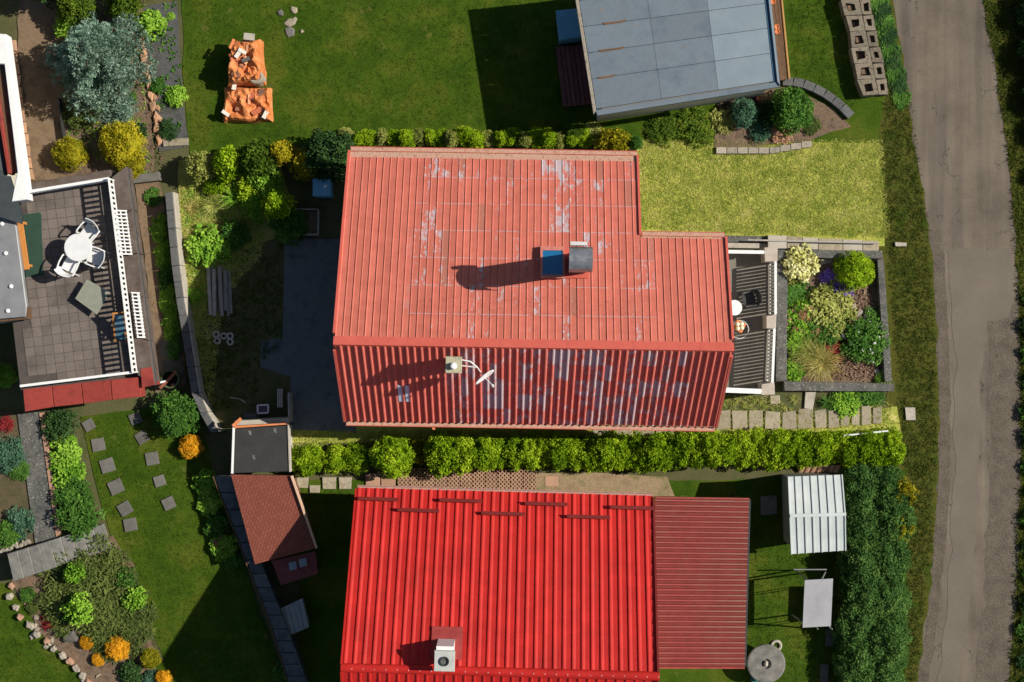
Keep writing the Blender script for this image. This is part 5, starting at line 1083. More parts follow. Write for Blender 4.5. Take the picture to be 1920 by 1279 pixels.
m, nt, b = newmat('glossy_red_tile'); oi = nd(nt, 'ObjectInfo').outputs['Random']
c = mixc(nt, 1., (.43, .015, .012), ramp(nt, pnoise(nt, 1.1, 6), [(.3, (.82, .82, .82)), (.7, (1.12, 1.3, 1.2))]), 'MULTIPLY')
stk = pnoise(nt, 2.2, 6, .7, vec=nd(nt, 'Mapping', {'Vector': nd(nt, 'NewGeometry').outputs['Position'], 'Scale': (3.5, .35, .35)}).outputs[0])
c = mixc(nt, sstep(nt, stk, .56, .72), c, (.26, .022, .016))
c = mixc(nt, ma(nt, 'MULTIPLY', sstep(nt, pnoise(nt, 6, 7, .75), .63, .70), .35), c, (.40, .11, .08))
c = mixc(nt, 1., c, ramp(nt, nd(nt, 'ObjectInfo').outputs['Random'], [(0, (.93, .93, .93)), (1, (1.06, 1.06, 1.06))]), 'MULTIPLY')
c = mixc(nt, 1., c, ramp(nt, pnoise(nt, 40, 4), [(.3, (.92, .92, .92)), (.7, (1.07, 1.07, 1.07))]), 'MULTIPLY')
nt.links.new(c, b.inputs['Base Color']); b.inputs['Roughness'].default_value = .5; b.inputs['Specular IOR Level'].default_value = .25
redtile = m
prof = [(0, .0), (.03, .010), (.07, .034), (.16, .040), (.27, .033), (.38, .010), (.46, .0), (1., .0)]
def tile_geo(mb, M):
    n = len(prof); b = len(mb.v)
    for y, dz in ((0, 0.), (TL+.02, .022)):
        for u, z in prof: mb.v.append(tuple(M @ Vector((u*TW, y, z+dz))))
    for u, z in prof: mb.v.append(tuple(M @ Vector((u*TW, TL+.02, z-.006))))
    for r in (0, 1):
        for i in range(n-1): a = b+r*n+i; mb.f.append((a, a+1, a+n+1, a+n))
mb = MB(); tile_geo(mb, Matrix.Identity(4)); tme2 = mesh_of('roof_tile', mb, redtile)
Y2 = SY*math.cos(a2)-Vector((0, 0, math.sin(a2))); Z2n = SX.cross(Y2); Y3 = -SY*math.cos(a2)-Vector((0, 0, math.sin(a2))); Z3n = (-SX).cross(Y3)
rest = MB(); cnt = 0
for j in range(NRW):
    for i in range(NC):
        M = frame_m(rp(i*TW, 0, ZR2)+Y2*(TL*j+.03), SX, Y2, Z2n)
        if cnt < 297: inst('roof_tile', tme2, rh, M); cnt += 1
        else: tile_geo(rest, M)
for j in range(NRW):
    for i in range(NC): tile_geo(rest, frame_m(rp((i+1)*TW, 0, ZR2)+Y3*(TL*j+.03), -SX, Y3, Z3n))
mk('roof_tiles', rest, redtile, rh, kind='stuff')
for i in range(28):
    x0 = -.04+(LS2+.08)*i/28; x1 = x0+(LS2+.08)/28+.025; prc = []
    for k in range(9): a = math.pi*k/8; prc.append((.13*math.cos(a), ZR2+.0+.105*math.sin(a)))
    for k in reversed(range(9)): a = math.pi*k/8; prc.append((.115*math.cos(a), ZR2-.01+.09*math.sin(a)))
    mb = MB(); mb.prism3([rp(x0, y, z) for y, z in prc], [rp(x1, y*1.07, z+.008) for y, z in prc]); mk('ridge_tile', mb, redtile, rh)
    mb = MB(); mb.lathe([(.012, 0), (.012, .012)], rp(x1-.03, 0, ZR2+.113), 6); mk('ridge_screw', mb, G_['rail_shade'], rh)
guard = pm('dark_red_guard', [(.13, .012, .010), (.17, .018, .015)], 4, 40, .2, rough=.5)
for x0, x1, y in ((671, 747, 937), (746, 824, 957), (824, 904, 940), (903, 984, 963), (985, 1064, 946), (1063, 1143, 969), (1144, 1224, 953)):
    A_ = V(x0, y, 3.15); B_ = V(x1, y+2.5, 3.15)
    for q in (A_, B_): q.z = ZR2-T2*abs((q-S0).dot(SY))+.13
    mb = MB(); mb.bar(A_, B_, .02, .15); mb.bar(A_+Vector((0, .05, .07)), B_+Vector((0, .05, .07)), .10, .02); mk('snow_guard', mb, guard, rh)
mb = MB(); pr = []
for k in range(7): a = math.pi+math.pi*k/6; pr.append((RUN2+.07+.075*math.cos(a), ZE2-.02+.075*math.sin(a)))
for k in reversed(range(7)): a = math.pi+math.pi*k/6; pr.append((RUN2+.07+.06*math.cos(a), ZE2-.02+.06*math.sin(a)))
mb.prism3([rp(0, *p) for p in pr], [rp(LS2, *p) for p in pr]); mk('gutter', mb, pm('pink_gutter', [(.34, .19, .16), (.44, .27, .22)], 6, 40, .3), rh)
for x in (-.03, LS2+.03):
    mb = MB(); mb.bar(rp(x, .1, ZR2+.0), rp(x, RUN2, ZE2+.0), .06, .12); mb.bar(rp(x, -.1, ZR2+.0), rp(x, -RUN2, ZE2+.0), .06, .12); mk('verge_trim', mb, guard if x > 0 else redtile, rh)
cq = V(834, 1230, 6.2)-S0; x3, y3 = cq.dot(SX), cq.dot(SY); rz3 = math.atan2(SX.y, SX.x)
mb = MB(); mb.box(rp(x3, y3, 5.6), (.50, .58, 1.3), rz3); ch3 = mk('chimney', mb, G_['white'], rh)
mb = MB(); mb.prism([rp(x3+sx*.30, y3-.12+sy*.30, 0) for sx, sy in ((-1, -1), (1, -1), (1, 1), (-1, 1))], 6.25, 6.36, .015); mk('chimney_cap', mb, pm('grey_cap', [(.36, .37, .35), (.46, .47, .44)], 6, 50, .2), ch3)
mb = MB(); mb.lathe([(.14, 0), (.14, .05), (.11, .05), (.10, -.02)], rp(x3, y3-.12, 6.36), 16); mk('flue', mb, G_['dark_metal'], ch3)
mb = MB(); q = [rp(x3+sx, y, ZR2-T2*abs(y)+.075) for sx, y in ((-.45, y3-.25), (.48, y3-.25), (.48, y3+.62), (-.45, y3+.62))]; mb.prism3(q, [p+Vector((0, 0, .02)) for p in q]); mk('flashing', mb, guard if 0 else pm('flash_red', [(.24, .03, .028), (.3, .05, .045)], 4, 40, .2), ch3)
# porch roof of corrugated sheet beside the red house
m, nt, b = newmat('faded_corrugated')
f1 = pnoise(nt, .9, 5); sp = nd(nt, 'SeparateXYZ', {0: nd(nt, 'NewGeometry').outputs['Position']}).outputs[0]
fade = ma(nt, 'ADD', ma(nt, 'MULTIPLY', sstep(nt, sp, 5.2, 7.6), .5), ma(nt, 'MULTIPLY', sstep(nt, f1, .4, .65), .5))
c = mixc(nt, fade, (.24, .026, .020), (.19, .085, .058)); c = mixc(nt, 1., c, ramp(nt, pnoise(nt, 25, 5), [(.3, (.85, .85, .85)), (.7, (1.15, 1.15, 1.15))]), 'MULTIPLY')
nt.links.new(c, b.inputs['Base Color']); b.inputs['Roughness'].default_value = .7
corr = m
vall = pm('corrugation_red', [(.13, .016, .013), (.18, .025, .02)], 3, 40, .2, rough=.7)
pc_ = thing('porch', 'porch with faded corrugated sheet roof joined to the bright red house', 'porch', V(1318, 1100, 0))
NRB = 32; yA, yB = RUN2-.02, -.35; rows = []
W3 = (V(1406, 1100, 2.45)-V(1230, 1100, 2.75)).x
for sidx in range(4):
    mb = MB(); ys = []
    k0, k1 = sidx*8, sidx*8+8
    for k in range(k0, k1):
        for f_, z in ((0, 0), (.12, .0), (.20, .055), (.50, .055), (.66, 0)): ys.append((yA+(yB-yA)*(k+f_)/NRB, z))
    ys.append((yA+(yB-yA)*k1/NRB, 0)); n = len(ys); dzs = .004*(sidx % 2)
    for xo, zo in ((0, 2.78), (W3, 2.45)):
        for y, z in ys: mb.v.append(tuple(rp(LS2+.09+xo, y, zo+z+dzs)))
    for xo, zo in ((0, 2.765), (W3, 2.435)):
        for y, z in ys: mb.v.append(tuple(rp(LS2+.09+xo, y, zo+z+dzs)))
    for i in range(n-1): mb.f += [(i, i+1, n+i+1, n+i), (2*n+i, 3*n+i, 3*n+i+1, 2*n+i+1), (n+i, n+i+1, 3*n+i+1, 3*n+i)]
    o_ = mk('roof_sheet', mb, corr, pc_); o_.data.materials.append(vall)
    for pf_ in o_.data.polygons:                      # worn crests, redder valleys
        k_ = pf_.vertices[0] % n; z_ = [ys[v % n][1] for v in pf_.vertices]
        pf_.material_index = 0 if min(z_) > .05 else 1
mb = MB(); mb.bar(rp(LS2+.12+W3, yA, 2.38), rp(LS2+.12+W3, yB, 2.38), .07, .1); mk('gutter', mb, G_['dark_metal'], pc_)
for y in (yA-.15, yB+.15, (yA+yB)/2): mb = MB(); p = rp(LS2+W3, y, 0); mb.bar(p, p+Vector((0, 0, 2.4)), .1, .1, Vector((0, 1, 0))); mk('post', mb, G_['wood_brown'], pc_)
mb = MB(); mb.bar(rp(LS2+.09, yA+.03, 2.80), rp(LS2+.09+W3, yA+.03, 2.47), .05, .08); mk('edge_trim', mb, redm, pc_)
mb = MB(); mb.bar(rp(LS2+.09, yB-.03, 2.80), rp(LS2+.09+W3, yB-.03, 2.47), .05, .08); mk('edge_trim', mb, redm, pc_)
# paving behind the red house
pv = thing('paved_strip', 'strip of flat pavers and pink lattice blocks behind the red house', 'paving', V(800, 905, 0))
for i, (x, y, w, h_) in enumerate(((567, 905, 22, 20), (590, 917, 20, 14), (617, 906, 26, 22), (647, 906, 24, 22), (699, 901, 28, 26), (728, 901, 28, 26))): px_prism('flat_paver', [(x-w/2, y-h_/2), (x+w/2, y-h_/2), (x+w/2-1, y+h_/2), (x-w/2+1, y+h_/2)], 0, .09, G_['pink'] if i > 3 else G_['paver'], pv)
mb = MB(); cs = .135; nh = 8
for gi in range(3):
    for gj in range(3):
        cx_, cy_ = (gi-1)*cs, (gj-1)*cs; b0 = len(mb.v)
        for k in range(nh):
            a = 6.2832*(k+.5)/nh; kx, ky = math.cos(a), math.sin(a); mxx = max(abs(kx), abs(ky)); mb.v.append((cx_+kx/mxx*cs/2, cy_+ky/mxx*cs/2, .09))
        for k in range(nh): a = 6.2832*(k+.5)/nh; mb.v.append((cx_+.042*math.cos(a), cy_+.042*math.sin(a), .09))
        for k in range(nh): a = 6.2832*(k+.5)/nh; mb.v.append((cx_+.042*math.cos(a), cy_+.042*math.sin(a), .03))
        for k in range(nh):
            k2 = (k+1) % nh; mb.f += [(b0+k, b0+k2, b0+nh+k2, b0+nh+k), (b0+nh+k, b0+nh+k2, b0+2*nh+k2, b0+2*nh+k)]
w_ = cs*1.5; b0 = len(mb.v); mb.v += [(-w_, -w_, .09), (w_, -w_, .09), (w_, w_, .09), (-w_, w_, .09), (-w_, -w_, 0), (w_, -w_, 0), (w_, w_, 0), (-w_, w_, 0)]
for k in range(4): mb.f.append((b0+k, b0+4+k, b0+4+(k+1) % 4, b0+(k+1) % 4))
lme = mesh_of('lattice_block', mb, G_['pink'])
for i in range(11):
    for j in range(2): p = V(757+i*23.6, 889+j*23.6+i*.35, .09); inst('lattice_block', lme, pv, Matrix.Translation((p.x, p.y, .002*((i+j) % 2))))
px_prism('flat_paver', [(1022, 893), (1046, 893), (1046, 912), (1022, 912)], 0, .065, G_['pink'], pv)
# ---------------------------------------------------------------- white shed, swing, millstone
ws = thing('shed', 'small shed with white ribbed metal gable roof', 'shed', V(1532, 965, 0))
px_prism('wall', [(1488, 900), (1576, 898), (1580, 1025), (1492, 1030)], 0, 2.1, pm('shed_wall', [(.20, .21, .20), (.28, .29, .27)], 4, 40, .2), ws, 0)
wm = pm('white_sheet', [(.42, .46, .45), (.52, .56, .55)], 1.5, 50, .08, rough=.45, bump=.05, spots=(2.2, .68, (.50, .46, .34)))
E0, E1, G0, G1, B0, B1 = V(1478, 894, 2.15), V(1580, 890, 2.15), V(1481, 967, 2.5), V(1586, 964, 2.5), V(1484, 1039, 2.15), V(1587, 1032, 2.15)
for (a0, a1, b0, b1) in ((G0, G1, E0, E1), (G0, G1, B0, B1)):
    for i in range(7):
        u, v = i/7, (i+1)/7-.03; q = [a0.lerp(a1, u), a0.lerp(a1, v), b0.lerp(b1, v), b0.lerp(b1, u)]
        mb = MB(); mb.prism3([p-Vector((0, 0, .03)) for p in q], q); mk('roof_sheet', mb, wm, ws)
    for i in range(8):
        u = i/7-.015 if i else .0; mb = MB(); mb.bar(a0.lerp(a1, u)+Vector((0, 0, .01)), b0.lerp(b1, u)+Vector((0, 0, .01)), .035, .05); mk('roof_rib', mb, wm, ws)
mb = MB(); mb.bar(G0+Vector((0, 0, .03)), G1+Vector((0, 0, .03)), .1, .04); mk('ridge_cap', mb, wm, ws)
mb = MB(); mb.box(V(1483, 990, 1.), (.05, .8, 1.9)); mk('door', mb, G_['wood_grey'], ws)
for i in range(7):
    x = 1500+i*11; mb = MB(); prc = [(.09*math.cos(math.pi*k/6), .055*math.sin(math.pi*k/6)) for k in range(7)]+[(.07*math.cos(math.pi*k/6), .04*math.sin(math.pi*k/6)) for k in reversed(range(7))]
    p0 = V(x, 886, .05); p1 = V(x+7, 872, .28); mb.prism3([p0+Vector((u, 0, w)) for u, w in prc], [p1+Vector((u, 0, w)) for u, w in prc]); mk('spare_tile', mb, G_['pink'], None, 'curved pink roof tile leaning behind the white roofed shed', 'tile', 'spare tiles behind the white shed')
swm = pm('swing_steel', [(.16, .165, .17), (.24, .245, .25)], 6, 50, .2, rough=.5)
sw = thing('garden_swing', 'garden swing with grey canopy and steel frame beside the green hedge', 'swing', V(1533, 1130, 0))
mb = MB(); q = [V(1509, 1088, 1.95), V(1562, 1085, 1.95), V(1558, 1174, 1.9), V(1505, 1177, 1.9)]; mid = [V(1512, 1130, 2.1), V(1558, 1130, 2.1)]
mb.prism3([p-Vector((0, 0, .05)) for p in q], q); cnp = mk('canopy', mb, pm('canopy_cloth', [(.27, .27, .285), (.34, .34, .355)], 2, 50, .1, bump=.1), sw)
for (x0, y0), (x1, y1) in (((1490, 1068), (1515, 1088)), ((1550, 1068), (1540, 1088)), ((1484, 1152), (1508, 1170)), ((1560, 1182), (1552, 1170))):
    mb = MB(); p = V(x0, y0, 0); mb.tube([(p.x, p.y, 0), tuple(V(x1, y1, 1.88))], .025, 8); mk('leg', mb, swm, sw)
mb = MB(); mb.tube([V(1488, 1068, .9), V(1550, 1068, .9)], .022, 8); mk('cross_bar', mb, swm, sw)
px_prism('seat', [(1515, 1100), (1545, 1100), (1543, 1165), (1513, 1165)], .42, .5, G_['wood_brown'], sw)
mb = MB(); p = V(1530, 1131, .5); mb.bar(V(1552, 1100, .7), V(1550, 1165, .7), .06, .45); mk('backrest', mb, G_['wood_brown'], sw)
for y in (1101, 1164):
    for x in (1517, 1543): mb = MB(); p = V(x, y, .5); mb.tube([p, (p.x, p.y, 1.88)], .012, 5); mk('hanger', mb, G_['rail_shade'], sw)
mt = thing('millstone_table', 'round grey millstone table with a hole in its centre', 'table', V(1437, 1245, 0))
c = V(1437, 1245, .7); mb = MB(); mb.lathe([(.60, .56), (.635, .6), (.635, .68), (.60, .70), (.17, .70), (.15, .62), (.02, .60)], (c.x, c.y, 0), 36); mk('table_top', mb, pm('millstone', [(.10, .098, .09), (.16, .155, .14), (.22, .2, .17)], 4, 50, .35, bump=.5), mt)
mb = MB(); mb.lathe([(.30, 0), (.26, .3), (.30, .55)], (c.x, c.y, 0), 16); mk('pedestal', mb, G_['stone'], mt)
mb = MB(); stone_mb(mb, Vector((c.x, c.y, .61)), .09, .1, .14, 5); mk('stone', mb, G_['conc_pale'], None, 'pale stone lying in the millstone hole', 'stone')
mb = MB(); c = V(1456, 1211, .1); n = 18
for k in range(n+1): pass
mb.tube([(c.x+.15*math.cos(6.2832*k/n), c.y+.15*math.sin(6.2832*k/n), .06) for k in range(n+1)], .05, 8); mk('ring', mb, G_['conc_pale'], None, 'pale stone ring lying beside the millstone table', 'ring')
px_prism('paving_slab', [(1426, 931), (1456, 929), (1458, 964), (1427, 966)], 0, .1, G_['slab'], None, label='square grey paving slab in the grass beside the white roofed shed', cat='slab')
for i, (x, y) in enumerate(((1556, 1196), (1546, 1262))): px_prism('stepping_stone', [(x-7, y-16), (x+8, y-16), (x+7, y+16), (x-8, y+16)], 0, .09, G_['slab'], None, label=['narrow stepping stone just below the garden swing', 'narrow stepping stone across from the millstone table'][i], cat='stepping stone')
mb = MB(); mb.lathe([(.12, 0), (.15, .2), (.13, .2)], V(1414, 1272, 0), 12); mk('flowerpot', mb, pm('teal_pot', [(.02, .10, .09), (.03, .14, .12)], 5, 40, .2), None, 'small teal flowerpot under the porch gutter by the millstone', 'pot')
# east hedge
eh = random.Random(6); k = 0
for y in range(886, 1330, 33):
    for x in (1616, 1664):
        k += 1; plant('hedge_shrub', 'dense green shrub of the tall mixed hedge between swing and verge', 'shrub', x+eh.uniform(-6, 6)-(6 if y > 1150 else 0)+(6 if 920 < y < 1000 else 0), y+eh.uniform(-8, 8)+(20 if x > 1640 else 0), eh.uniform(33, 41), 'big', 'hedge_green', eh.uniform(1.0, 1.2), group='shrubs of the tall mixed hedge')
plant('golden_shrub', 'golden shrub at the verge side of the tall mixed hedge', 'shrub', 1690, 922, 25, 'loose', 'gold', 2.0)
plant('golden_shrub', 'second golden shrub lower along the tall mixed hedge', 'shrub', 1688, 988, 23, 'loose', 'gold', 2.0)
# ---------------------------------------------------------------- north: piles, stones, outbuilding
orange = pm('orange_tarp', [(.42, .12, .035), (.56, .19, .06), (.62, .27, .12)], 5, 40, .25, rough=.6, bump=.4, spots=(3.5, .70, (.62, .45, .36)))
pile1 = thing('tarp_pile', 'tall brick pile under crumpled orange tarpaulin on the lawn', 'pile', V(445, 112, 0))
crumple('tarpaulin', [(428, 76), (484, 66), (492, 152), (418, 160)], .95, orange, 2.5, 24, .30, .10, 0, pile1, 3.3)
pile2 = thing('tarp_pile', 'low brick pile under bright orange tarpaulin on the lawn', 'pile', V(462, 190, 0))
crumple('tarpaulin', [(416, 160), (508, 161), (509, 226), (415, 227)], .42, orange, 7.5, 24, .24, .08, 0, pile2, 3.0)
sr_ = random.Random(12)
shm = [pm('shard_%d' % i, [c_, tuple(v*1.25 for v in c_)], 6, 50, .3, rough=.8, bump=.3) for i, c_ in enumerate(((.46, .14, .05), (.36, .10, .05), (.50, .24, .13), (.16, .08, .055)))]
for pl, cx_, cy_, wx_, wy_, hz in ((pile1, 455, 110, 30, 40, .95), (pile2, 462, 194, 42, 30, .42)):
    for i in range(15):
        x_, y_ = cx_+sr_.uniform(-.75, .75)*wx_, cy_+sr_.uniform(-.75, .75)*wy_; p = V(x_, y_, hz); M_ = Matrix.Rotation(sr_.uniform(0, 6.28), 4, 'Z') @ Matrix.Rotation(sr_.uniform(-.5, .5), 4, 'X') @ Matrix.Rotation(sr_.uniform(-.4, .4), 4, 'Y')
        mb = MB(); mb.box((p.x, p.y, hz-.12+sr_.uniform(-.04, .1)), (sr_.uniform(.16, .42), sr_.uniform(.06, .2), .035), M=M_); mk('tile_shard', mb, shm[sr_.choice((0, 0, 1, 2, 3))], pl)
bkm = pm('pale_brick', [(.62, .56, .48), (.72, .68, .6)], 6, 50, .15)
for i, (x, y, z, a, l, mm) in enumerate(((455, 97, .93, -.5, 'pale brick weighting the top of the tall orange pile', bkm), (447, 103, .91, .9, 'second pale brick on the tall orange pile', bkm), (468, 70, .90, -.1, 'broken concrete slab on the tall orange pile edge', G_['conc_pale']), (440, 162, .40, 1.4, 'pale brick at the upper corner of the low orange pile', bkm), (424, 213, .40, -.6, 'pale brick at the lower corner of the low orange pile', bkm), (498, 216, .40, 1.1, 'pale brick on the lawn-side corner of the low orange pile', bkm), (462, 113, .92, .4, 'dark brick half on the tall orange pile', G_['slab']))):
    mb = MB(); p = V(x, y, z); mb.box((p.x, p.y, z+.07), (.26, .12, .10) if i != 2 else (.34, .22, .1), a); mk('brick', mb, mm, None, l, 'brick')
mb = MB(); c = V(479, 143, .75); mb.lathe([(.20, 0), (.24, .05), (.24, .72), (.20, .75), (.12, .72), (.10, .66), (.02, .66)], (c.x, c.y, 0), 22); mk('stone_drum', mb, pm('drum', [(.26, .22, .17), (.36, .32, .26)], 5, 40, .3), None, 'round grey drum standing between the two orange piles', 'drum')
for i, (x, y) in enumerate(((540, 60), (552, 52))): pass
for i, (x, y, a, b_, l) in enumerate(((543, 60, 11, 10, 'dark square stepping stone below the pale triangular one'), (546, 42, 13, 8, 'pale triangular stepping stone in the north lawn'), (552, 18, 7, 8, 'small stepping stone at the lawn end beyond the triangular one'), (526, 24, 6, 8, 'half buried stepping stone beside the small one'), (567, 60, 4, 5, 'little sandy stone beside the dark stepping stone'))): stone('stepping_stone', l, 'stepping stone', x, y, a, b_, .07, 'slab' if i in (0, 3) else 'paver', .4, n=6) if False else stone('stepping_stone', l, 'stepping stone', x, y, a, b_, .07, 'slab' if i in (0, 3) else 'paver', .4)
ou = thing('outbuilding', 'outbuilding with low grey-blue panelled sheet roof', 'outbuilding', V(1275, 90, 0))
def oq(u, v, z): # bilinear over the roof outline
    A_, B_, C_, D_ = V(1078, -52, z), V(1436, -92, z), V(1463, 160, z), V(1120, 214, z)
    return A_.lerp(B_, u).lerp(D_.lerp(C_, u), v)
mb = MB(); mb.prism([oq(.03, .03, 2.7), oq(.97, .03, 2.7), oq(.97, .97, 2.7), oq(.03, .97, 2.7)], 0, 2.72); mk('wall', mb, G_['wall'], ou)
om1 = pm('greyblue_sheet', [(.095, .122, .15), (.13, .16, .19), (.115, .142, .165)], 1.2, 40, .18, rough=.5, bump=.12, rnd=.06, spots=(1.6, .67, (.17, .15, .13)))
om2 = pm('pale_bluegrey_sheet', [(.165, .21, .245), (.20, .25, .285)], 1.5, 40, .12, rough=.5, bump=.1, rnd=.04)
vs_ = [0, .2, .385, .57, .755, .965]; us_ = [.0, .355, .665, .965]
for j in range(5):
    for i in range(3):
        q = [(us_[i], vs_[j]), (us_[i+1]-.0012, vs_[j]), (us_[i+1]-.0012, vs_[j+1]-.0025), (us_[i], vs_[j+1]-.0025)]; zz = 2.86
        mb = MB(); mb.prism([oq(u, v, zz) for u, v in q], 2.74, zz, .004); mk('roof_sheet', mb, om2 if i == 2 else om1, ou)
mb = MB(); mb.prism([oq(-.008, .97, 2.85), oq(.985, .97, 2.85), oq(1., 1.01, 2.85), oq(-.0, 1.01, 2.85)], 2.7, 2.83, .01); mk('eave_flashing', mb, om1, ou)
mb = MB(); mb.prism([oq(.967, 0, 2.85), oq(.985, 0, 2.85), oq(.985, .968, 2.85), oq(.967, .968, 2.85)], 2.7, 2.82, .01); mk('edge_gutter', mb, pm('blue_edge', [(.03, .09, .15), (.05, .12, .19)], 4, 40, .2, rough=.4), ou)
mb = MB(); mb.prism([oq(.986, 0, 2.9), oq(1.0, 0, 2.9), oq(1.0, 1.0, 2.9), oq(.986, .968, 2.9)], 2.7, 2.89, .01); mk('verge_trim', mb, om2, ou)
mb = MB(); mb.prism([oq(-.02, 0, 2.85), oq(-.003, 0, 2.85), oq(-.003, .968, 2.85), oq(-.02, 1.0, 2.85)], 2.68, 2.87, .01); mk('verge_trim', mb, G_['stone'], ou)
# rust-stained laps where sheets meet
for u, v, w in ((.10, .385, .13), (.06, .57, .14), (.03, .755, .1), (.30, .20, .02)):
    mb = MB(); mb.prism([oq(u, v-.012, 2.875), oq(u+w*.6, v-.008, 2.875), oq(u+w, v-.012, 2.875), oq(u+w*.9, v+.004, 2.875), oq(u+.01, v+.006, 2.875)], 2.868, 2.876); mk('open_lap', mb, G_['wood_brown'], ou)
pbn = thing('plank_shelf', 'brown plank shelf with flowerpots along the panelled outbuilding', 'shelf', V(1462, 80, 0))
for k in range(3): px_prism('plank', [(1438+k*7.5, -40), (1444.5+k*7.5, -40), (1469.5+k*6, 150-k*1.5), (1463+k*6, 151-k*1.5)], 1.10, 1.15, G_['wood_brown'], pbn, .005)
px_prism('edge_board', [(1461, -40), (1464, -40), (1482, 147), (1479, 149)], 1.05, 1.19, pm('ochre_board', [(.34, .18, .06), (.42, .24, .09)], 5, 40, .25), pbn, .004)
for y in (-20, 60, 138): px_prism('bracket', [(1443+(y+40)*.12, y), (1464+(y+40)*.1, y), (1464+(y+40)*.1, y+4), (1443+(y+40)*.12, y+4)], 0, 1.09, G_['wood_brown'], pbn, 0)
for i, (x, y) in enumerate(((1448, 5), (1455, 52), (1456, 61))): mb = MB(); mb.lathe([(.06, 0), (.085, .16), (.07, .16), (.06, .12)], V(x, y, 1.15), 12); mk('flowerpot', mb, G_['terra'], None, ['orange flowerpot at the far end of the plank shelf', 'orange flowerpot in the pair on the plank shelf', 'second orange flowerpot of the pair on the plank shelf'][i], 'pot')
mb = MB(); mb.lathe([(.07, 0), (.10, .2), (.08, .2), (.07, .15)], V(1421, 186, 0), 12); mk('flowerpot', mb, G_['terra'], None, 'terracotta pot on the ground under the outbuilding eave', 'pot')
tk = thing('water_tank', 'blue plastic tank in the shade of the panelled outbuilding', 'tank', V(1066, 45, 0))
px_prism('body', [(1044, 22), (1086, 17), (1090, 68), (1050, 74)], 0, .9, bluem, tk); px_prism('lid', [(1042, 20), (1087, 15), (1091, 69), (1049, 76)], .9, .97, bluem, tk, .02)
dkk = thing('wooden_deck', 'dark maroon wooden deck in the shade of the panelled outbuilding', 'deck', V(1080, 140, 0))
for k in range(7): a, b_ = k/7, (k+1)/7-.02; px_prism('deck_board', [(1042+60*a, 88-5*a), (1042+60*b_, 88-5*b_), (1056+60*b_, 200-5*b_), (1056+60*a, 200-5*a)], .1, .22, pm('maroon_deck', [(.12, .05, .05), (.17, .07, .065)], 4, 40, .3, rnd=.15) if 'maroon_deck' not in MATS else MATS['maroon_deck'], dkk, .005)
px_prism('joist', [(1046, 95), (1098, 90), (1110, 190), (1060, 194)], 0, .1, G_['wood_brown'], dkk, 0)
for a in ((1395, 212, 26, 'hedge', 'bluegreen', .9, 'dark blue-green conifer under the outbuilding eave'), (1440, 215, 24, 'loose', 'dark', .8, 'dark shrub between the two larger conifers'), (1485, 205, 38, 'hedge', 'green', .9, 'round green conifer beside the curved stone kerb'), (1355, 225, 22, 'loose', 'olive', .6, 'olive bush at the lawn side of the conifer bed'), (1425, 240, 22, 'loose', 'bluegreen', .6, 'low blue-green conifer near the edging stones'), (1465, 245, 22, 'loose', 'pinkbloom', .5, 'brownish pink withered shrub in the conifer bed'), (1520, 235, 16, 'loose', 'juniper', .5, 'low green cushion near the end of the curved kerb'), (1305, 238, 34, 'loose', 'thuja_dark', .4, 'wide low olive bush behind the edging stones'), (1245, 243, 28, 'loose', 'thuja_dark', .4, 'low spreading bush between outbuilding and dry lawn'), (1075, 245, 22, 'thuja', 'thuja_dark', .8, 'dull upright thuja beyond the golden conifer'), (1110, 248, 18, 'loose', 'olive', .8, 'small olive bush beside the golden conifer')):
    plant('garden_plant', a[6], 'shrub', *a[:6])
ck = thing('curved_kerb', 'curved grey stone kerb leading from the outbuilding to the verge', 'kerb', V(1540, 185, 0))
KP = [(1468, 152), (1488, 153), (1508, 157), (1528, 165), (1547, 175), (1564, 187), (1580, 200), (1597, 218)]
for i in range(len(KP)-1):
    A_, B_ = Vector(KP[i]), Vector(KP[i+1]); d = (B_-A_).normalized(); n_ = Vector((-d.y, d.x))*8; B_ = B_-d*1.
    px_prism('kerb_stone', [tuple(A_-n_), tuple(B_-n_), tuple(B_+n_), tuple(A_+n_)], 0, .2+.01*(i % 2), cop_m, ck)
hw = thing('block_wall', 'retaining wall of hollow planting blocks beside the road verge', 'wall', V(1625, 90, 0))
blk = pm('hollow_block', [(.11, .092, .068), (.20, .168, .125), (.15, .128, .095)], 6, 40, .5, bump=.6, rnd=.2, spots=(7, .58, (.10, .085, .06)))
def ringblock(q, z1, parent, soil):
    A_ = VV(q, z1); c = sum(A_, Vector())/4; inn = [c+(p-c)*prnd.uniform(.35, .62) for p in A_]; mb = MB(); z0 = 0
    o1 = [Vector((p.x, p.y, z0)) for p in A_]; i1 = [Vector((p.x, p.y, z1-.25)) for p in inn]
    mb.v += [tuple(p) for p in o1+A_+inn+i1]
    for k in range(4): k2 = (k+1) % 4; mb.f += [(k, k2, 4+k2, 4+k), (4+k, 4+k2, 8+k2, 8+k), (8+k, 8+k2, 12+k2, 12+k)]
    mb.f += [(3, 2, 1, 0), (12, 13, 14, 15)]; o = mk('planting_block', mb, blk, parent)
    mb = MB(); mb.prism([c+(p-c)*.34 for p in A_], z1-.24, z1-.10-.08*soil); mk('soil', mb, G_['soil'], o)
for i in range(8):
    y = -60+i*30; sx = 1567+(y+60)*.205; w_ = 31
    bj = lambda: prnd.uniform(-3, 3)
    ringblock([(sx+bj(), y), (sx+w_, y-2+bj()*.4), (sx+w_+6, y+27), (sx+6+bj(), y+29)], .45, hw, i % 2)
    ringblock([(sx+w_+2, y), (sx+w_+21, y-2), (sx+w_+26+bj(), y+27), (sx+w_+7, y+27)], .26, hw, 1)
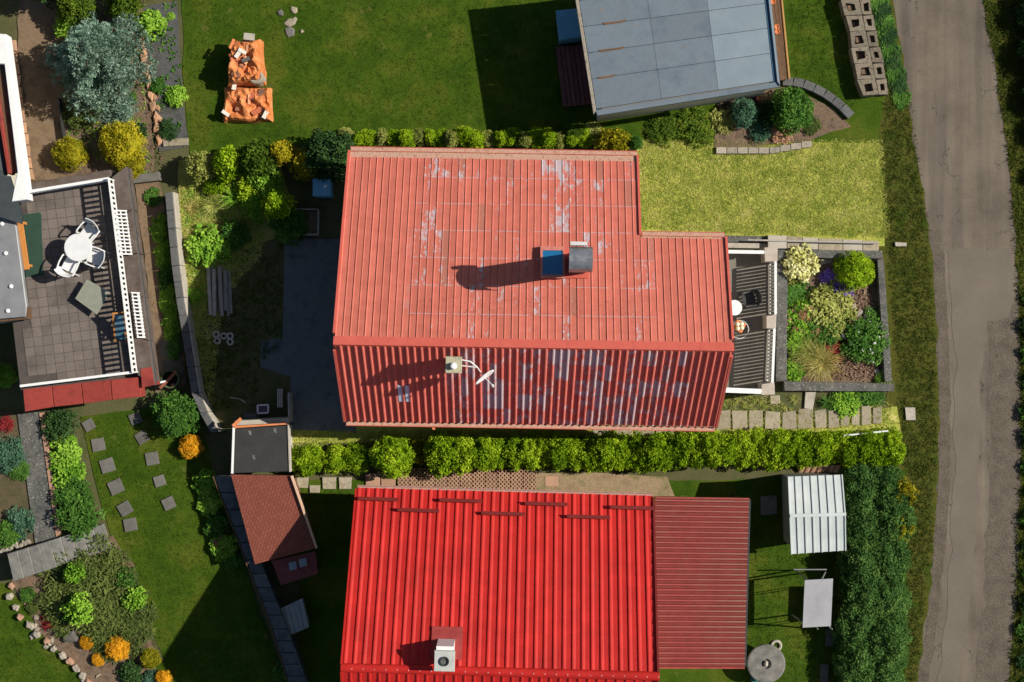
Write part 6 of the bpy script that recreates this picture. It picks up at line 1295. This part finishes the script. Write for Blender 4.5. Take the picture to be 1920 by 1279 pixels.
for i in range(9):
    plant('creeping_plant', 'low creeping greenery between hollow block wall and lane', 'plant', 1650+i*5.2, 4+i*22, 15, 'broad', 'dark' if i % 2 else 'green', .3, ey=1.5, group='creepers along the block wall', stem=False)
# verge stones and far side of the road
px_prism('marker_stone', [(1678, 454), (1700, 455), (1700, 462), (1679, 462)], 0, .12, G_['conc_pale'], None, label='small pale marker stone in the verge by the flower bed', cat='stone')
px_prism('verge_slab', [(1697, 764), (1716, 764), (1717, 788), (1699, 788)], 0, .1, G_['conc_pale'], None, label='square pale slab in the verge at the end of the paver path', cat='slab')
grass('grass_tufts', 'rough grass of the verge between gardens and lane', 'grass', [(1662, 150), (1700, 150), (1735, 400), (1754, 640), (1757, 820), (1748, 1010), (1716, 1279), (1690, 1279), (1703, 900), (1690, 800), (1655, 290)], 130, .10, 'grass_verge', .02, 41)
grass('grass_tufts', 'rough grass on the far side of the lane', 'grass', [(1846, 0), (1930, 0), (1960, 640), (1960, 1279), (1895, 1279), (1917, 850), (1906, 430), (1888, 250)], 150, .13, 'grass_verge', .02, 42)
grass('grass_tufts', 'mown green grass of the lawn around the orange piles', 'grass', [(345, 0), (1060, 0), (1090, 235), (640, 240), (358, 280)], 100, .05, 'grass', .02, 43)
grass('grass_tufts', 'mown green grass between outbuilding and block wall', 'grass', [(1480, 0), (1575, 0), (1620, 180), (1595, 205), (1560, 175), (1485, 148)], 100, .06, 'grass', .02, 44)
grass('grass_tufts', 'green grass between red house porch and mixed hedge', 'grass', [(1410, 930), (1480, 930), (1595, 1050), (1600, 1279), (1400, 1279)], 110, .06, 'grass', .02, 45)
grass('grass_tufts', 'green grass strip between lattice blocks and shingled shed', 'grass', [(560, 918), (690, 918), (690, 945), (575, 945)], 110, .06, 'grass', .03, 46)
for i, (x, y, r, m_) in enumerate(((1946, 20, 46, 'dark'), (1950, 100, 46, 'dark'), (1952, 175, 40, 'dark'), (1950, 245, 32, 'green'), (1948, 330, 26, 'green'))):
    plant('roadside_bush', ['tall dark bush across the lane at the hedge beginning', 'tall dark bush across the lane opposite the block wall', 'dark bush across the lane opposite the curved kerb', 'green bush across the lane next to the dark ones', 'smaller green bush across the lane opposite the dry lawn'][i], 'bush', x+14, y, r, 'big', m_, .75)
for i, y in enumerate(range(560, 1300, 52)):
    plant('roadside_bush', 'low dark shrub fringing the far edge of the lane' if i % 2 else 'low lighter green shrub fringing the far edge of the lane', 'shrub', 1938-(10 if y > 1150 else 0), y, 17+(i*5 % 7), 'loose', 'dark' if i % 2 else 'green', .6, group='shrubs across the lane')
